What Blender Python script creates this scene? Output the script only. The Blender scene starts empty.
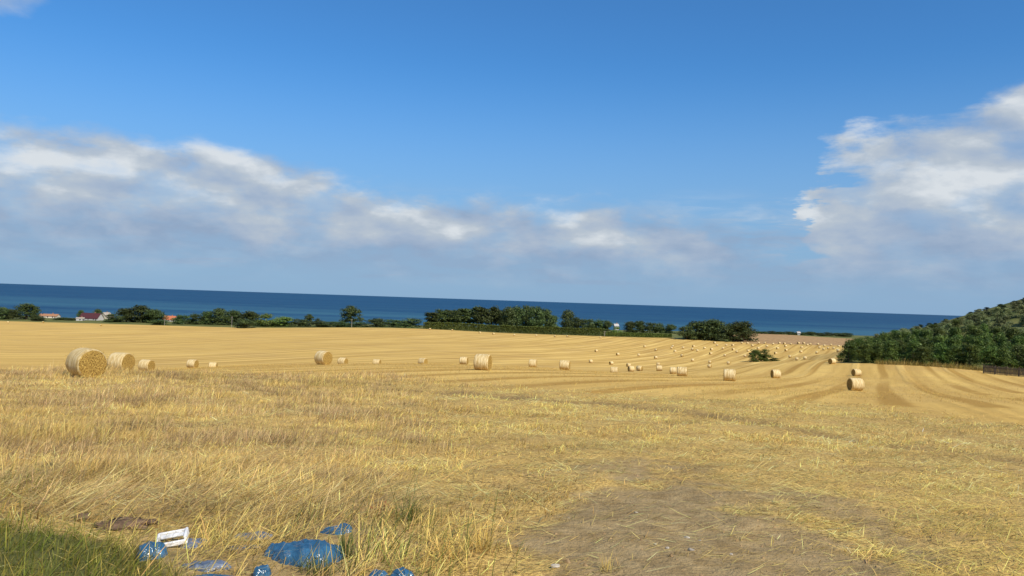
import bpy, bmesh, math, random
import numpy as np
from mathutils import Vector, Matrix
random.seed(7); rng = np.random.default_rng(11)
S = bpy.context.scene
C = S.collection
R = math.radians

# ------------------------------------------------------------------ camera
FPX = 804.0; EYE = 1.62; PITCH = R(0.87); ROLL = R(1.93)
cam_d = bpy.data.cameras.new('camera'); cam = bpy.data.objects.new('camera', cam_d); C.objects.link(cam)
cam_d.sensor_fit = 'HORIZONTAL'; cam_d.sensor_width = 36.0; cam_d.lens = 36.0*FPX/1024
cam_d.clip_start = 0.05; cam_d.clip_end = 200000
cam.matrix_world = Matrix.Translation((0, 0, EYE)) @ Matrix.Rotation(math.pi/2+PITCH, 4, 'X') @ Matrix.Rotation(ROLL, 4, 'Z')
S.camera = cam
S.view_settings.view_transform = 'Standard'; S.view_settings.look = 'None'
S.view_settings.gamma = 1; S.view_settings.exposure = 0.24
try: S.view_settings.use_curve_mapping = False
except Exception: pass

# ------------------------------------------------------------------ node helper
class NT:
    def __init__(s, tree): s.t = tree; s.n = tree.nodes; s.l = tree.links; s.n.clear()
    def add(s, typ, ins=None, **props):
        n = s.n.new(typ)
        for k, v in props.items(): setattr(n, k, v)
        for k, v in (ins or {}).items():
            sock = n.inputs[k]
            if isinstance(v, bpy.types.NodeSocket): s.l.new(v, sock)
            else: sock.default_value = v
        return n
    def m(s, op, a, b=None, c=None, clamp=False):
        ins = {0: a}
        if b is not None: ins[1] = b
        if c is not None: ins[2] = c
        return s.add('ShaderNodeMath', ins, operation=op, use_clamp=clamp).outputs[0]
    def ramp01(s, v, lo, hi, smooth=True, a=0.0, b=1.0):
        return s.add('ShaderNodeMapRange', {0: v, 1: lo, 2: hi, 3: a, 4: b}, interpolation_type='SMOOTHSTEP' if smooth else 'LINEAR').outputs[0]
    def mix(s, f, a, b, mode='MIX'):
        n = s.n.new('ShaderNodeMix'); n.data_type = 'RGBA'; n.blend_type = mode; n.clamp_factor = True
        for sock, v in ((n.inputs[0], f), (n.inputs[6], a), (n.inputs[7], b)):
            if isinstance(v, bpy.types.NodeSocket): s.l.new(v, sock)
            else: sock.default_value = (v if not isinstance(v, tuple) or len(v) == 4 else v+(1,))
        return n.outputs[2]
    def noise(s, vec, scale, detail=4, rough=0.55, dist=0.0):
        return s.add('ShaderNodeTexNoise', {'Vector': vec, 'Scale': scale, 'Detail': detail, 'Roughness': rough, 'Distortion': dist}).outputs[0]
    def scalev(s, vec, sc):
        return s.add('ShaderNodeVectorMath', {0: vec, 1: sc}, operation='MULTIPLY').outputs[0]

# ------------------------------------------------------------------ sun + sky
SUN_EL = R(43); SUN_AZ = R(140)          # clockwise from the view direction (+Y): behind the camera, to the right
sun_dir = Vector((math.sin(SUN_AZ)*math.cos(SUN_EL), math.cos(SUN_AZ)*math.cos(SUN_EL), math.sin(SUN_EL)))
sl = bpy.data.lights.new('sun', 'SUN'); sl.energy = 4.6; sl.angle = R(0.53); sl.color = (1.0, 0.92, 0.78)
so = bpy.data.objects.new('sun', sl); C.objects.link(so); so.rotation_euler = sun_dir.to_track_quat('Z', 'Y').to_euler(); so.location = (0, 0, 60)

W = bpy.data.worlds.new('World'); S.world = W; W.use_nodes = True
w = NT(W.node_tree)
sky = w.add('ShaderNodeTexSky', sky_type='NISHITA', sun_disc=False, sun_elevation=SUN_EL, sun_rotation=SUN_AZ,
            altitude=50, air_density=1.0, dust_density=0.35, ozone_density=2.2)
skyc = w.mix(1.0, sky.outputs[0], (.45, .99, 1.46), 'MULTIPLY')
DIR = w.add('ShaderNodeTexCoord').outputs['Generated']
sx = w.add('ShaderNodeSeparateXYZ', {0: DIR})
az = w.m('ARCTAN2', sx.outputs[0], sx.outputs[1]); el = w.m('ARCSINE', sx.outputs[2])
def wcurve(pts, lo=-0.75, hi=0.75, vmax=0.35):
    t = w.add('ShaderNodeMapRange', {0: azj, 1: lo, 2: hi}).outputs[0]
    fc = w.n.new('ShaderNodeFloatCurve'); cv = fc.mapping.curves[0]
    P = [((math.atan((px-512)/FPX)-lo)/(hi-lo), v/vmax) for px, v in pts]
    cv.points[0].location = P[0]; cv.points[-1].location = P[-1]
    for p in P[1:-1]: cv.points.new(*p)
    fc.mapping.update(); w.l.new(t, fc.inputs['Value'])
    return w.m('MULTIPLY', fc.outputs[0], vmax)
# cloud tops and bases (radians of elevation) against azimuth
n1 = w.noise(w.scalev(DIR, (1, 1, 3.0)), 5.0, 6, 0.56, 0.15)
n3 = w.noise(w.scalev(DIR, (1, 1, 7.0)), 9.0, 5, 0.6, 0.4)
azj = w.m('ADD', az, w.m('ADD', w.m('MULTIPLY', w.m('SUBTRACT', n1, .5), .26), w.m('MULTIPLY', w.m('SUBTRACT', n3, .5), .10)))
top = wcurve([(-230, .175), (0, .168), (150, .172), (260, .166), (340, .140), (430, .126), (560, .124), (650, .116), (725, .098), (775, .066), (815, .125), (850, .178), (910, .208), (1024, .245), (1260, .27)])
n2 = w.noise(w.scalev(DIR, (1, 1, 2.4)), 12.0, 9, 0.57, 0.15)
ns = w.noise(w.scalev(DIR, (1, 1, 2.3)), 9.0, 6, 0.52, 0.15)
nsb = w.noise(w.scalev(w.add('ShaderNodeVectorMath', {0: DIR, 1: (0.014, -0.008, 0.020)}, operation='ADD').outputs[0], (1, 1, 2.3)), 9.0, 6, 0.52, 0.15)
nn = w.m('ADD', w.m('MULTIPLY', w.m('SUBTRACT', n1, .5), .055), w.m('MULTIPLY', w.m('SUBTRACT', n2, .5), .075))
q = w.m('SUBTRACT', w.m('ADD', top, nn), el)
ctop = w.ramp01(q, -0.010, 0.026)
basej = w.m('ADD', el, w.m('MULTIPLY', w.m('SUBTRACT', n3, .5), .045))
cbase = w.ramp01(basej, 0.002, 0.068)
hard = w.ramp01(n2, .34, .56)
cover = w.m('MULTIPLY', w.m('MULTIPLY', ctop, cbase), w.m('ADD', w.m('MULTIPLY', hard, .36), .60))
# thin wisps and low streaks
wisp = w.m('MULTIPLY', w.ramp01(n3, .43, .70), w.m('MULTIPLY', w.ramp01(el, .005, .035), w.ramp01(el, .15, .07)))
wisp = w.m('MULTIPLY', wisp, .75)
cover = w.m('MAXIMUM', cover, wisp)
# a small cloud up left
dl = w.m('ADD', w.m('POWER', w.m('DIVIDE', w.m('ADD', az, .585), .055), 2.0), w.m('POWER', w.m('DIVIDE', w.m('SUBTRACT', el, .297), .030), 2.0))
small = w.m('MULTIPLY', w.ramp01(w.m('ADD', dl, w.m('MULTIPLY', n2, 2.2)), 2.1, .9), .6)
cover = w.m('MAXIMUM', cover, small, clamp=True)
relief = w.m('ADD', w.m('MULTIPLY', w.m('SUBTRACT', ns, nsb), 2.1), w.m('MULTIPLY', w.m('SUBTRACT', n2, .5), .35))
lev = w.ramp01(el, .045, .125, smooth=False)
shade = w.m('ADD', w.m('ADD', w.m('MULTIPLY', lev, .50), relief), w.m('ADD', w.m('MULTIPLY', w.m('SUBTRACT', n1, .5), .9), .17), clamp=True)
cr = w.add('ShaderNodeValToRGB', {0: shade})
e = cr.color_ramp.elements; e[0].position = 0.0; e[0].color = (.245, .33, .465, 1); e[1].position = 1.0; e[1].color = (.60, .635, .665, 1)
x_ = e.new(.35); x_.color = (.32, .395, .51, 1); x_ = e.new(.68); x_.color = (.41, .465, .53, 1)
# the pale blue band low over the sea
band = w.m('MULTIPLY', w.ramp01(w.m('ABSOLUTE', el), .30, .0), .90)
skyc = w.mix(band, skyc, (2.85, 4.35, 6.5))
bg1 = w.add('ShaderNodeBackground', {'Color': skyc, 'Strength': .080})
bg2 = w.add('ShaderNodeBackground', {'Color': cr.outputs[0], 'Strength': 1.0})
mx = w.add('ShaderNodeMixShader', {0: cover, 1: bg1.outputs[0], 2: bg2.outputs[0]})
w.add('ShaderNodeOutputWorld', {0: mx.outputs[0]})

# ------------------------------------------------------------------ generic helpers
def tag(o, label=None, cat=None, group=None, kind=None):
    if label: o['label'] = label
    if cat: o['category'] = cat
    if group: o['group'] = group
    if kind: o['kind'] = kind
    return o
def empty(name, loc, rz=0.0):
    o = bpy.data.objects.new(name, None); C.objects.link(o); o.location = loc; o.rotation_euler = (0, 0, rz); o.empty_display_size = .3
    return o
def obj(name, me, parent=None, loc=None):
    o = bpy.data.objects.new(name, me); C.objects.link(o)
    if parent: o.parent = parent
    if loc is not None: o.location = loc
    return o
def copy_tree(o, parent=None):
    c = o.copy(); C.objects.link(c); c.parent = parent
    for ch in list(o.children): copy_tree(ch, c)
    return c
def np_mesh(name, V, F, mat=None, col=None, smooth=False):
    """V (n,3); F (m,k) one polygon size, or list of such arrays"""
    Fs = F if isinstance(F, list) else [F]
    me = bpy.data.meshes.new(name)
    me.vertices.add(len(V)); me.vertices.foreach_set('co', np.ascontiguousarray(V, np.float32).ravel())
    li = np.concatenate([f.ravel() for f in Fs]).astype(np.int32)
    tot = np.concatenate([np.full(len(f), f.shape[1], np.int32) for f in Fs])
    st = np.concatenate([[0], np.cumsum(tot)[:-1]]).astype(np.int32)
    me.loops.add(len(li)); me.loops.foreach_set('vertex_index', li)
    me.polygons.add(len(tot)); me.polygons.foreach_set('loop_start', st); me.polygons.foreach_set('loop_total', tot)
    if smooth: me.polygons.foreach_set('use_smooth', np.ones(len(tot), bool))
    me.update(calc_edges=True)
    if col is not None:
        for nm, c in (col.items() if isinstance(col, dict) else [('Col', col)]):
            at = me.attributes.new(nm, 'FLOAT_COLOR', 'POINT')
            c4 = np.ones((len(V), 4), np.float32); c4[:, :3] = c; at.data.foreach_set('color', c4.ravel())
    if mat: me.materials.append(mat)
    return me
def bm_mesh(name, bm, mat=None, smooth=False):
    me = bpy.data.meshes.new(name); bm.to_mesh(me); bm.free()
    for m in (mat if isinstance(mat, list) else [mat]):
        if m: me.materials.append(m)
    if smooth:
        for p in me.polygons: p.use_smooth = True
    return me
def bm_box(bm, c, s, rz=0.0, bevel=0.0, rot=None):
    r = bmesh.ops.create_cube(bm, size=1.0)
    M = Matrix.Translation(c) @ (rot if rot is not None else Matrix.Rotation(rz, 4, 'Z')) @ Matrix.Diagonal((s[0], s[1], s[2], 1))
    bmesh.ops.transform(bm, matrix=M, verts=r['verts'])
    if bevel: bmesh.ops.bevel(bm, geom=list({e for v in r['verts'] for e in v.link_edges}), offset=bevel, segments=2, affect='EDGES')
def bm_tube(bm, pts, rad, n=6):
    rings = []
    for i, p in enumerate(pts):
        p = Vector(p); d = (Vector(pts[min(i+1, len(pts)-1)])-Vector(pts[max(i-1, 0)])).normalized()
        a = d.orthogonal().normalized(); b = d.cross(a)
        rings.append([bm.verts.new(p+(a*math.cos(2*math.pi*k/n)+b*math.sin(2*math.pi*k/n))*rad[i]) for k in range(n)])
    for i in range(len(rings)-1):
        for k in range(n): bm.faces.new((rings[i][k], rings[i][(k+1) % n], rings[i+1][(k+1) % n], rings[i+1][k]))
    bm.faces.new(rings[0][::-1]); bm.faces.new(rings[-1])
def sstep(x, a, b):
    t = np.clip((x-a)/(b-a), 0, 1); return t*t*(3-2*t)
_perm = rng.random((256, 256)).astype(np.float64)
def vnoise(x, y):
    xi = np.floor(x).astype(int); yi = np.floor(y).astype(int); fx = x-xi; fy = y-yi
    fx = fx*fx*(3-2*fx); fy = fy*fy*(3-2*fy)
    g = lambda i, j: _perm[i & 255, j & 255]
    return (g(xi, yi)*(1-fx)+g(xi+1, yi)*fx)*(1-fy)+(g(xi, yi+1)*(1-fx)+g(xi+1, yi+1)*fx)*fy
def fbm(x, y, o=4):
    s = 0; a = .5; n = 0
    for k in range(o):
        s = s+a*vnoise(x*2**k+17.3*k, y*2**k+5.1*k); n += a; a *= .5
    return s/n

# ------------------------------------------------------------------ terrain
RM = np.array((Matrix.Rotation(math.pi/2+PITCH, 3, 'X') @ Matrix.Rotation(ROLL, 3, 'Z')))
def ray(px, py):
    d = RM @ np.array([(px-512)/FPX, (288-py)/FPX, -1.0]); return d[0]/d[1], -d[2]/d[1]      # x/y and drop/y
def project(x, y, z):
    p = np.stack([x, y, z-EYE], -1) @ RM
    dz = np.minimum(p[..., 2], -.05)
    return 512+FPX*p[..., 0]/-dz, 288-FPX*p[..., 1]/-dz
ctrl = []                                     # (a, D, h): sideways ratio, distance, drop below the eye
for a in (-1.5, -.62, -.3, 0, .3, .62, 1.5):
    for D, h in ((1.2, 1.64), (3, 1.78), (6, 2.06), (10, 2.38), (15, 2.74), (20, 3.08), (30, 3.72)): ctrl.append((a, D, h))
def wd(D): return D if D < 200 else 200+(D-200)*1.55
def cp(px, py, D):
    D = wd(D); a, t = ray(px, py); ctrl.append((a, D, t*D))
for c_ in ((87, 378, 34), (122, 372, 52), (148, 371, 84), (195, 367.5, 115), (324, 364.5, 78), (483, 369.5, 66),
           (565, 370, 108), (534, 367, 130), (682, 376, 110), (731, 381, 90), (777, 378, 122), (857, 391, 78), (856, 375.5, 150), (835, 366.5, 178),
           (420, 364, 135), (614, 374.5, 145), (980, 398, 60), (1010, 386, 110),
           (38, 381, 100), (344, 366, 128), (378, 366.5, 145), (424, 366, 140), (214, 370, 138), (20, 358, 195), (150, 350, 255), (60, 340, 330), (250, 340, 330), (440, 350, 270), (440, 340, 370), (600, 365, 252), (600, 352, 329), (700, 358, 329), (700, 372, 245), (700, 345, 390), (800, 347, 381), (640, 345, 385), (770, 362, 230),
           (0, 321, 480), (80, 323, 480), (150, 325, 480), (250, 328, 475), (380, 327.5, 480), (430, 329, 480), (500, 333, 455), (560, 335, 440), (610, 336.5, 430), (680, 338, 425), (760, 343, 400), (850, 346, 390),
           (850, 361, 182), (935, 366, 172), (1020, 374, 160), (800, 335.5, 670)): cp(*c_)
for a in (-1.5, -.9):
    for D, h in ((45, 4.9), (80, 8.4), (115, 11), (170, 15), (300, 19), (700, 29)): ctrl.append((a, D, h))
for a in (.95, 1.5):
    for D, h in ((45, 4.6), (80, 7.5), (120, 9.5), (180, 12.5), (300, 15), (700, 24)): ctrl.append((a, D, h))
for a in (-1.5, -.9, -.6, -.3, 0, .25, .45, .7, 1.5):
    for D, h in ((990, 31), (1075, 31.4), (1700, 42)): ctrl.append((a, D, h+(1.2 if a < 0 else 0)))
ctrl = np.array(ctrl)
AS = 1.6
CX, CY, CT = ctrl[:, 0]*AS, np.log(ctrl[:, 1]), ctrl[:, 2]/ctrl[:, 1]*np.sqrt(ctrl[:, 1])
def _U(r2): return r2*np.log(r2+1e-9)
n_ = len(CX); K = _U((CX[:, None]-CX)**2+(CY[:, None]-CY)**2)+np.eye(n_)*0.02
Pm = np.stack([np.ones(n_), CX, CY], 1); A_ = np.block([[K, Pm], [Pm.T, np.zeros((3, 3))]])
WS = np.linalg.solve(A_, np.concatenate([CT, np.zeros(3)]))
def base_z(x, y):
    x = np.asarray(x, float); y = np.asarray(y, float); yy = np.maximum(y, 1.2); a = np.clip(x/yy, -1.7, 1.7)*AS; L = np.log(yy)
    r = WS[n_]+WS[n_+1]*a+WS[n_+2]*L
    for i in range(n_): r = r+WS[i]*_U((a-CX[i])**2+(L-CY[i])**2)
    h = r*np.sqrt(yy)
    h = np.where(y < 1.2, 1.64, h)
    hill = 19.3*np.clip((x-88-.22*(y-200))/72, 0, 1.7)**1.12*sstep(y, 160, 262)*(1-sstep(y, 300, 420))
    cl_ = np.interp(x, [-900, -60, 70, 210, 320, 900], [775, 775, 805, 1000, 1100, 1100])
    coast = 24*sstep(y+10*np.sin(x*.013)+6*np.sin(x*.041)-cl_, 0, 60)
    return EYE-h+hill-coast
# regular lattice of the smooth terrain for quick look-ups: log distance against sideways ratio (apex 3 m behind the eye)
APX = 3.0
LR = np.linspace(math.log(1.0), math.log(1900), 440); LA = np.linspace(-1.6, 1.6, 361)
_gy = np.exp(LR)[:, None]-APX+0*LA[None]; _gx = LA[None]*np.exp(LR)[:, None]
LZ = base_z(_gx, _gy)
def gz0(x, y):
    y = np.maximum(y, -1.9); r = (np.log(y+APX)-LR[0])/(LR[1]-LR[0]); c = (np.clip(x/(y+APX), -1.59, 1.59)-LA[0])/(LA[1]-LA[0])
    r = np.clip(r, 0, len(LR)-1.001); c = np.clip(c, 0, len(LA)-1.001)
    i = r.astype(int); j = c.astype(int); fr = r-i; fc = c-j
    return (LZ[i, j]*(1-fr)+LZ[i+1, j]*fr)*(1-fc)+(LZ[i, j+1]*(1-fr)+LZ[i+1, j+1]*fr)*fc
def gz(x, y):
    x = np.asarray(x, float); y = np.asarray(y, float)
    near = 1-sstep(y, 30, 60)
    return gz0(x, y)+near*((fbm(x*.7, y*.7, 3)-.5)*.16+(fbm(x*4, y*4, 3)-.5)*.05)
def hit(px, py, dmin=4, dmax=900):
    a, t = ray(px, py); D = np.geomspace(dmin, dmax, 3000); z = gz0(a*D, D)
    k = np.argmax((EYE-z)/D < t) if np.any((EYE-z)/D < t) else len(D)-1
    # first distance at which the ray meets the ground coming from above
    below = (EYE-t*D) <= z
    k = np.argmax(below) if below.any() else len(D)-1
    return a*D[k], D[k], float(gz(np.array(a*D[k]), np.array(D[k])))
def at(px, D):
    """ground point in image column px at distance D"""
    a = ray(px, 330)[0]
    return a*D, D, float(gz(np.array(a*D), np.array(float(D))))

# ------------------------------------------------------------------ ground zones
def poly_in(px, py, P):
    """signed distance in picture units to an outline on the ground, positive inside"""
    P = np.array(P, float); d = np.full(px.shape, 1e9); ins = np.zeros(px.shape, bool)
    for i in range(len(P)):
        a = P[i]; b = P[(i+1) % len(P)]; e = b-a
        t = np.clip(((px-a[0])*e[0]+(py-a[1])*e[1])/(e@e), 0, 1)
        d = np.minimum(d, np.hypot(px-a[0]-t*e[0], py-a[1]-t*e[1]))
        c = ((a[1] > py) != (b[1] > py)) & (px < e[0]*(py-a[1])/(e[1]+1e-12)+a[0]); ins ^= c
    return np.where(ins, d, -d)
def line_d(px, py, P):
    d = np.full(px.shape, 1e9)
    for a, b in zip(P[:-1], P[1:]):
        a = np.array(a, float); e = np.array(b, float)-a
        t = np.clip(((px-a[0])*e[0]+(py-a[1])*e[1])/(e@e), 0, 1)
        d = np.minimum(d, np.hypot(px-a[0]-t*e[0], (py-a[1]-t*e[1])*2.2))
    return d
SOIL = [(500, 640), (535, 560), (572, 515), (600, 478), (640, 470), (700, 482), (748, 505), (800, 528), (868, 556), (935, 585), (1000, 640)]
def zones(x, y):
    z = gz0(x, y); px, py = project(x, y, z)
    j = (fbm(x*1.1, y*1.1, 4)-.5)*2
    jj = (fbm(x*3.1+40, y*3.1, 3)-.5)*2
    soil = sstep(poly_in(px, py, SOIL)+j*38+jj*38, -20, 22)*(y < 30)
    soil = np.maximum(soil, .8*sstep(22-line_d(px, py, [(690, 500), (780, 498), (850, 515), (930, 560)])+j*10+jj*12, -6, 10)*(y < 30))
    soil = np.maximum(soil, .75*sstep(16-line_d(px, py, [(585, 470), (640, 466)])+j*12+jj*8, -6, 10)*(y < 30))
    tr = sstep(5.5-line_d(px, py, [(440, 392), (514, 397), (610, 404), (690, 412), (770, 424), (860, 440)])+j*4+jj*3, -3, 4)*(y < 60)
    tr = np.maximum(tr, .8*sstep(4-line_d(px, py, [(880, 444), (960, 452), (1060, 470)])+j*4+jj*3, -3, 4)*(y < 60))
    dump = sstep(poly_in(px, py, [(132, 530), (200, 526), (350, 520), (425, 548), (440, 640), (120, 640)])+jj*8, -6, 8)*(y < 30)
    soil = np.maximum(soil, .75*dump)
    green = sstep(poly_in(px, py, [(-900, 500), (-60, 512), (30, 528), (110, 534), (160, 556), (200, 600), (260, 800), (-900, 900)])+j*16+jj*8, -10, 14)*(y < 30)
    green = np.maximum(green, .35*sstep(poly_in(px, py, [(-400, 465), (40, 470), (75, 490), (20, 510), (-400, 510)])+j*14, -10, 14)*(y < 30))
    brown = (poly_in(px, py, [(748, 343.2), (700, 338.5), (740, 333), (852, 334.2), (900, 336), (900, 350), (850, 346)]) > 0)*(y > 300)*(x < 330)
    fe = np.interp(px, [-300, 0, 80, 150, 250, 380, 430, 500, 560, 610, 680, 760, 850, 1200], [wd(v) for v in (480, 480, 480, 480, 475, 480, 480, 455, 440, 430, 425, 400, 390, 380)])
    verge = sstep(y-fe, -4, 6)*(1-brown)
    wood = sstep(x/np.maximum(y, 1)-.414, -.004, .006)*sstep(y-np.interp(px, [840, 850, 935, 1020, 1150, 1300], [186, 182, 172, 160, 146, 132]), -2, 2)
    verge = np.maximum(verge, wood*(1-brown))
    rb = np.interp(px, [-200, 0, 250, 400, 500, 600, 700, 860, 1024, 1300], [372, 372, 372, 378, 385, 391, 396, 404, 425, 440])
    rough = sstep(py-rb+j*6, -3, 8)
    return px, py, soil, tr, green, brown*1.0, verge, rough, j

# ------------------------------------------------------------------ materials
def mat(name):
    m = bpy.data.materials.new(name); m.use_nodes = True; return m, NT(m.node_tree)
def finish(t, bsdf): t.add('ShaderNodeOutputMaterial', {0: bsdf})
def pos(t): return t.add('ShaderNodeTexCoord').outputs['Object']
def attr(t, name='Col'): return t.add('ShaderNodeAttribute', attribute_name=name).outputs
def principled(t, col, rough=.8, spec=.2, normal=None, **kw):
    ins = {'Base Color': col, 'Roughness': rough, 'Specular IOR Level': spec}
    if normal is not None: ins['Normal'] = normal
    ins.update(kw); return t.add('ShaderNodeBsdfPrincipled', ins).outputs[0]
def bump(t, h, strength=.4, dist=.05):
    return t.add('ShaderNodeBump', {'Height': h, 'Strength': strength, 'Distance': dist}).outputs[0]

# stubble ground
M_ground, t = mat('stubble_ground')
P = pos(t); z1 = t.add('ShaderNodeSeparateColor', {0: attr(t, 'Zone')[0]}).outputs; z2 = t.add('ShaderNodeSeparateColor', {0: attr(t, 'ZoneB')[0]}).outputs
sp = t.add('ShaderNodeSeparateXYZ', {0: P}).outputs
VA = math.atan((880-512)/FPX); ca, sa = math.cos(VA), math.sin(VA)
u = t.m('SUBTRACT', t.m('MULTIPLY', sp[0], ca), t.m('MULTIPLY', sp[1], sa)); vv = t.m('ADD', t.m('MULTIPLY', sp[0], sa), t.m('MULTIPLY', sp[1], ca))
wob = t.m('MULTIPLY', t.m('SUBTRACT', t.noise(P, .012, 2), .5), 2.4)
uu = t.m('ADD', u, wob)
rowv = t.add('ShaderNodeCombineXYZ', {0: t.m('MULTIPLY', uu, 1.0), 1: t.m('MULTIPLY', vv, .045)}).outputs[0]
strip = t.noise(rowv, .22, 3, .6)                 # broad strips of different tone
fine = t.noise(rowv, .5, 4, .6)                  # single rows
fr = t.m('FRACT', t.m('DIVIDE', uu, 8.6))
swath = t.m('MULTIPLY', t.ramp01(t.m('ABSOLUTE', t.m('SUBTRACT', fr, .5)), .12, .04), t.ramp01(t.noise(rowv, .35, 2), .36, .58))
fr2 = t.m('FRACT', t.m('DIVIDE', t.m('ADD', uu, 1.4), 4.3))
nearf = t.ramp01(sp[1], 150.0, 80.0)
wheel = t.m('MULTIPLY', t.ramp01(t.m('ABSOLUTE', t.m('SUBTRACT', fr2, .5)), .24, .10), t.m('MAXIMUM', t.ramp01(t.noise(rowv, .18, 2), .44, .60), t.m('MULTIPLY', nearf, t.ramp01(t.noise(P, .05, 2), .36, .50))))
patch = t.noise(P, .045, 4, .6); grain = t.noise(P, 2.2, 5, .7); grain2 = t.noise(P, 22, 4, .7)
c = t.mix(t.ramp01(strip, .30, .70), (.53, .335, .092), (.72, .485, .142))
c = t.mix(t.m('MULTIPLY', t.ramp01(fine, .40, .66), .28), c, (.40, .235, .070))
c = t.mix(t.m('MULTIPLY', t.ramp01(patch, .46, .68), .42), c, (.44, .28, .105))
c = t.mix(t.m('MULTIPLY', t.m('MULTIPLY', swath, t.ramp01(sp[1], 110.0, 240.0)), .75), c, (.84, .61, .21))
c = t.mix(t.m('MULTIPLY', wheel, .80), c, (.36, .205, .045))
c = t.mix(t.m('MULTIPLY', t.ramp01(grain, .45, .75), .35), c, (.33, .20, .07))
near = t.mix(t.ramp01(grain2, .35, .68), (.32, .205, .072), (.72, .50, .155))
near = t.mix(t.m('MULTIPLY', t.ramp01(t.noise(P, .9, 4, .6), .45, .7), .6), near, (.40, .265, .11))
c = t.mix(z2[0], c, near)
soilc = t.mix(t.ramp01(t.noise(P, 3.2, 6, .7), .32, .70), (.26, .178, .078), (.40, .290, .140))
soilc = t.mix(t.m('MULTIPLY', t.ramp01(t.noise(P, 40, 4, .7), .5, .75), .5), soilc, (.36, .26, .16))
c = t.mix(z1[0], c, soilc)
c = t.mix(t.m('MULTIPLY', z2[2], .8), c, (.22, .145, .065))  # ruts: bare soil strips, with the rut shadow painted into their colour
c = t.mix(z1[1], c, (.115, .115, .035))
brown = t.mix(t.ramp01(t.noise(rowv, .8, 3), .35, .65), (.33, .205, .095), (.42, .265, .120))
c = t.mix(z1[2], c, brown)
verge = t.mix(t.ramp01(t.noise(P, .12, 4), .40, .62), (.085, .105, .030), (.17, .165, .055))
c = t.mix(z2[1], c, verge)
nb = bump(t, t.m('ADD', t.m('MULTIPLY', grain2, .35), t.m('ADD', grain, t.m('MULTIPLY', swath, 1.0))), .7, .12)
finish(t, principled(t, c, .95, .08, nb))

def blade_mat(name, trans=.25, rough=.6, spec=.25):
    m, t = mat(name); a = attr(t)[0]
    pr = principled(t, a, rough, spec)
    tr = t.add('ShaderNodeBsdfTranslucent', {'Color': a}).outputs[0]
    finish(t, t.add('ShaderNodeMixShader', {0: trans, 1: pr, 2: tr}).outputs[0]); return m
M_straw = blade_mat('dry_straw', .18, .55, .3)
M_grass = blade_mat('green_blades', .35, .5, .25)

def leaf_mat(name, dark, light, extra):
    m, t = mat(name); P = pos(t)
    rnd = t.add('ShaderNodeObjectInfo').outputs['Random']
    n = t.noise(t.add('ShaderNodeVectorMath', {0: P, 1: t.m('MULTIPLY', rnd, 50.0)}, operation='ADD').outputs[0], .75, 4, .6)
    c = t.mix(t.ramp01(n, .34, .66), dark, light)
    c = t.mix(t.m('MULTIPLY', t.ramp01(t.noise(P, 2.5, 2), .5, .7), .5), c, extra)
    c = t.add('ShaderNodeHueSaturation', {'Hue': t.m('ADD', .47, t.m('MULTIPLY', rnd, .045)), 'Saturation': 1.0, 'Value': t.m('ADD', .72, t.m('MULTIPLY', rnd, .6)), 'Color': c}).outputs[0]
    pr = principled(t, c, .55, .25); tr = t.add('ShaderNodeBsdfTranslucent', {'Color': c}).outputs[0]
    finish(t, t.add('ShaderNodeMixShader', {0: .22, 1: pr, 2: tr}).outputs[0]); return m
M_leaf = leaf_mat('broad_leaves', (.034, .060, .020), (.098, .135, .036), (.13, .15, .048))
M_hedge = leaf_mat('hedge_leaves', (.085, .135, .026), (.17, .23, .045), (.20, .24, .06))
M_scrub = leaf_mat('thicket_leaves', (.030, .066, .012), (.115, .170, .028), (.16, .20, .040))
M_silver = leaf_mat('silver_leaves', (.115, .145, .050), (.23, .26, .105), (.27, .28, .13))
M_pine = leaf_mat('pine_needles', (.025, .045, .018), (.055, .085, .028), (.080, .095, .040))

def plain(name, col, rough=.8, var=.25, scale=4.0, spec=.2, bstr=.25, bdist=.02):
    m, t = mat(name); P = pos(t); n = t.noise(P, scale, 5, .65)
    d = tuple(v*(1-var) for v in col); l = tuple(min(1, v*(1+var)) for v in col)
    c = t.mix(t.ramp01(n, .3, .7), d, l)
    finish(t, principled(t, c, rough, spec, bump(t, n, bstr, bdist))); return m
M_bark = plain('bark', (.085, .065, .045), .9)
M_white = plain('white_render', (.46, .44, .41), .8, .10)
M_cream = plain('cream_render', (.62, .55, .44), .8, .08)
M_maroon = plain('maroon_tiles', (.080, .026, .030), .7, .2)
M_orange = plain('orange_tiles', (.46, .15, .07), .7, .2)
M_rust = plain('brown_tiles', (.34, .17, .09), .75, .2)
M_beige = plain('grey_beige_tiles', (.36, .31, .25), .8, .15)
M_glass = plain('window_glass', (.03, .04, .05), .15, .1, spec=.5)
M_wood = plain('weathered_wood', (.115, .095, .075), .9, .4, 6)
M_pole = plain('grey_pole_wood', (.30, .27, .23), .9, .2)
M_stone = plain('chalky_stone', (.40, .35, .28), .85, .25, 14)
M_crumb = plain('pale_dry_earth', (.30, .20, .10), .95, .35, 9, .05, .5, .02)
M_clod = plain('dry_earth', (.155, .100, .062), .95, .35, 9, .05, .8, .04)

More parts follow.
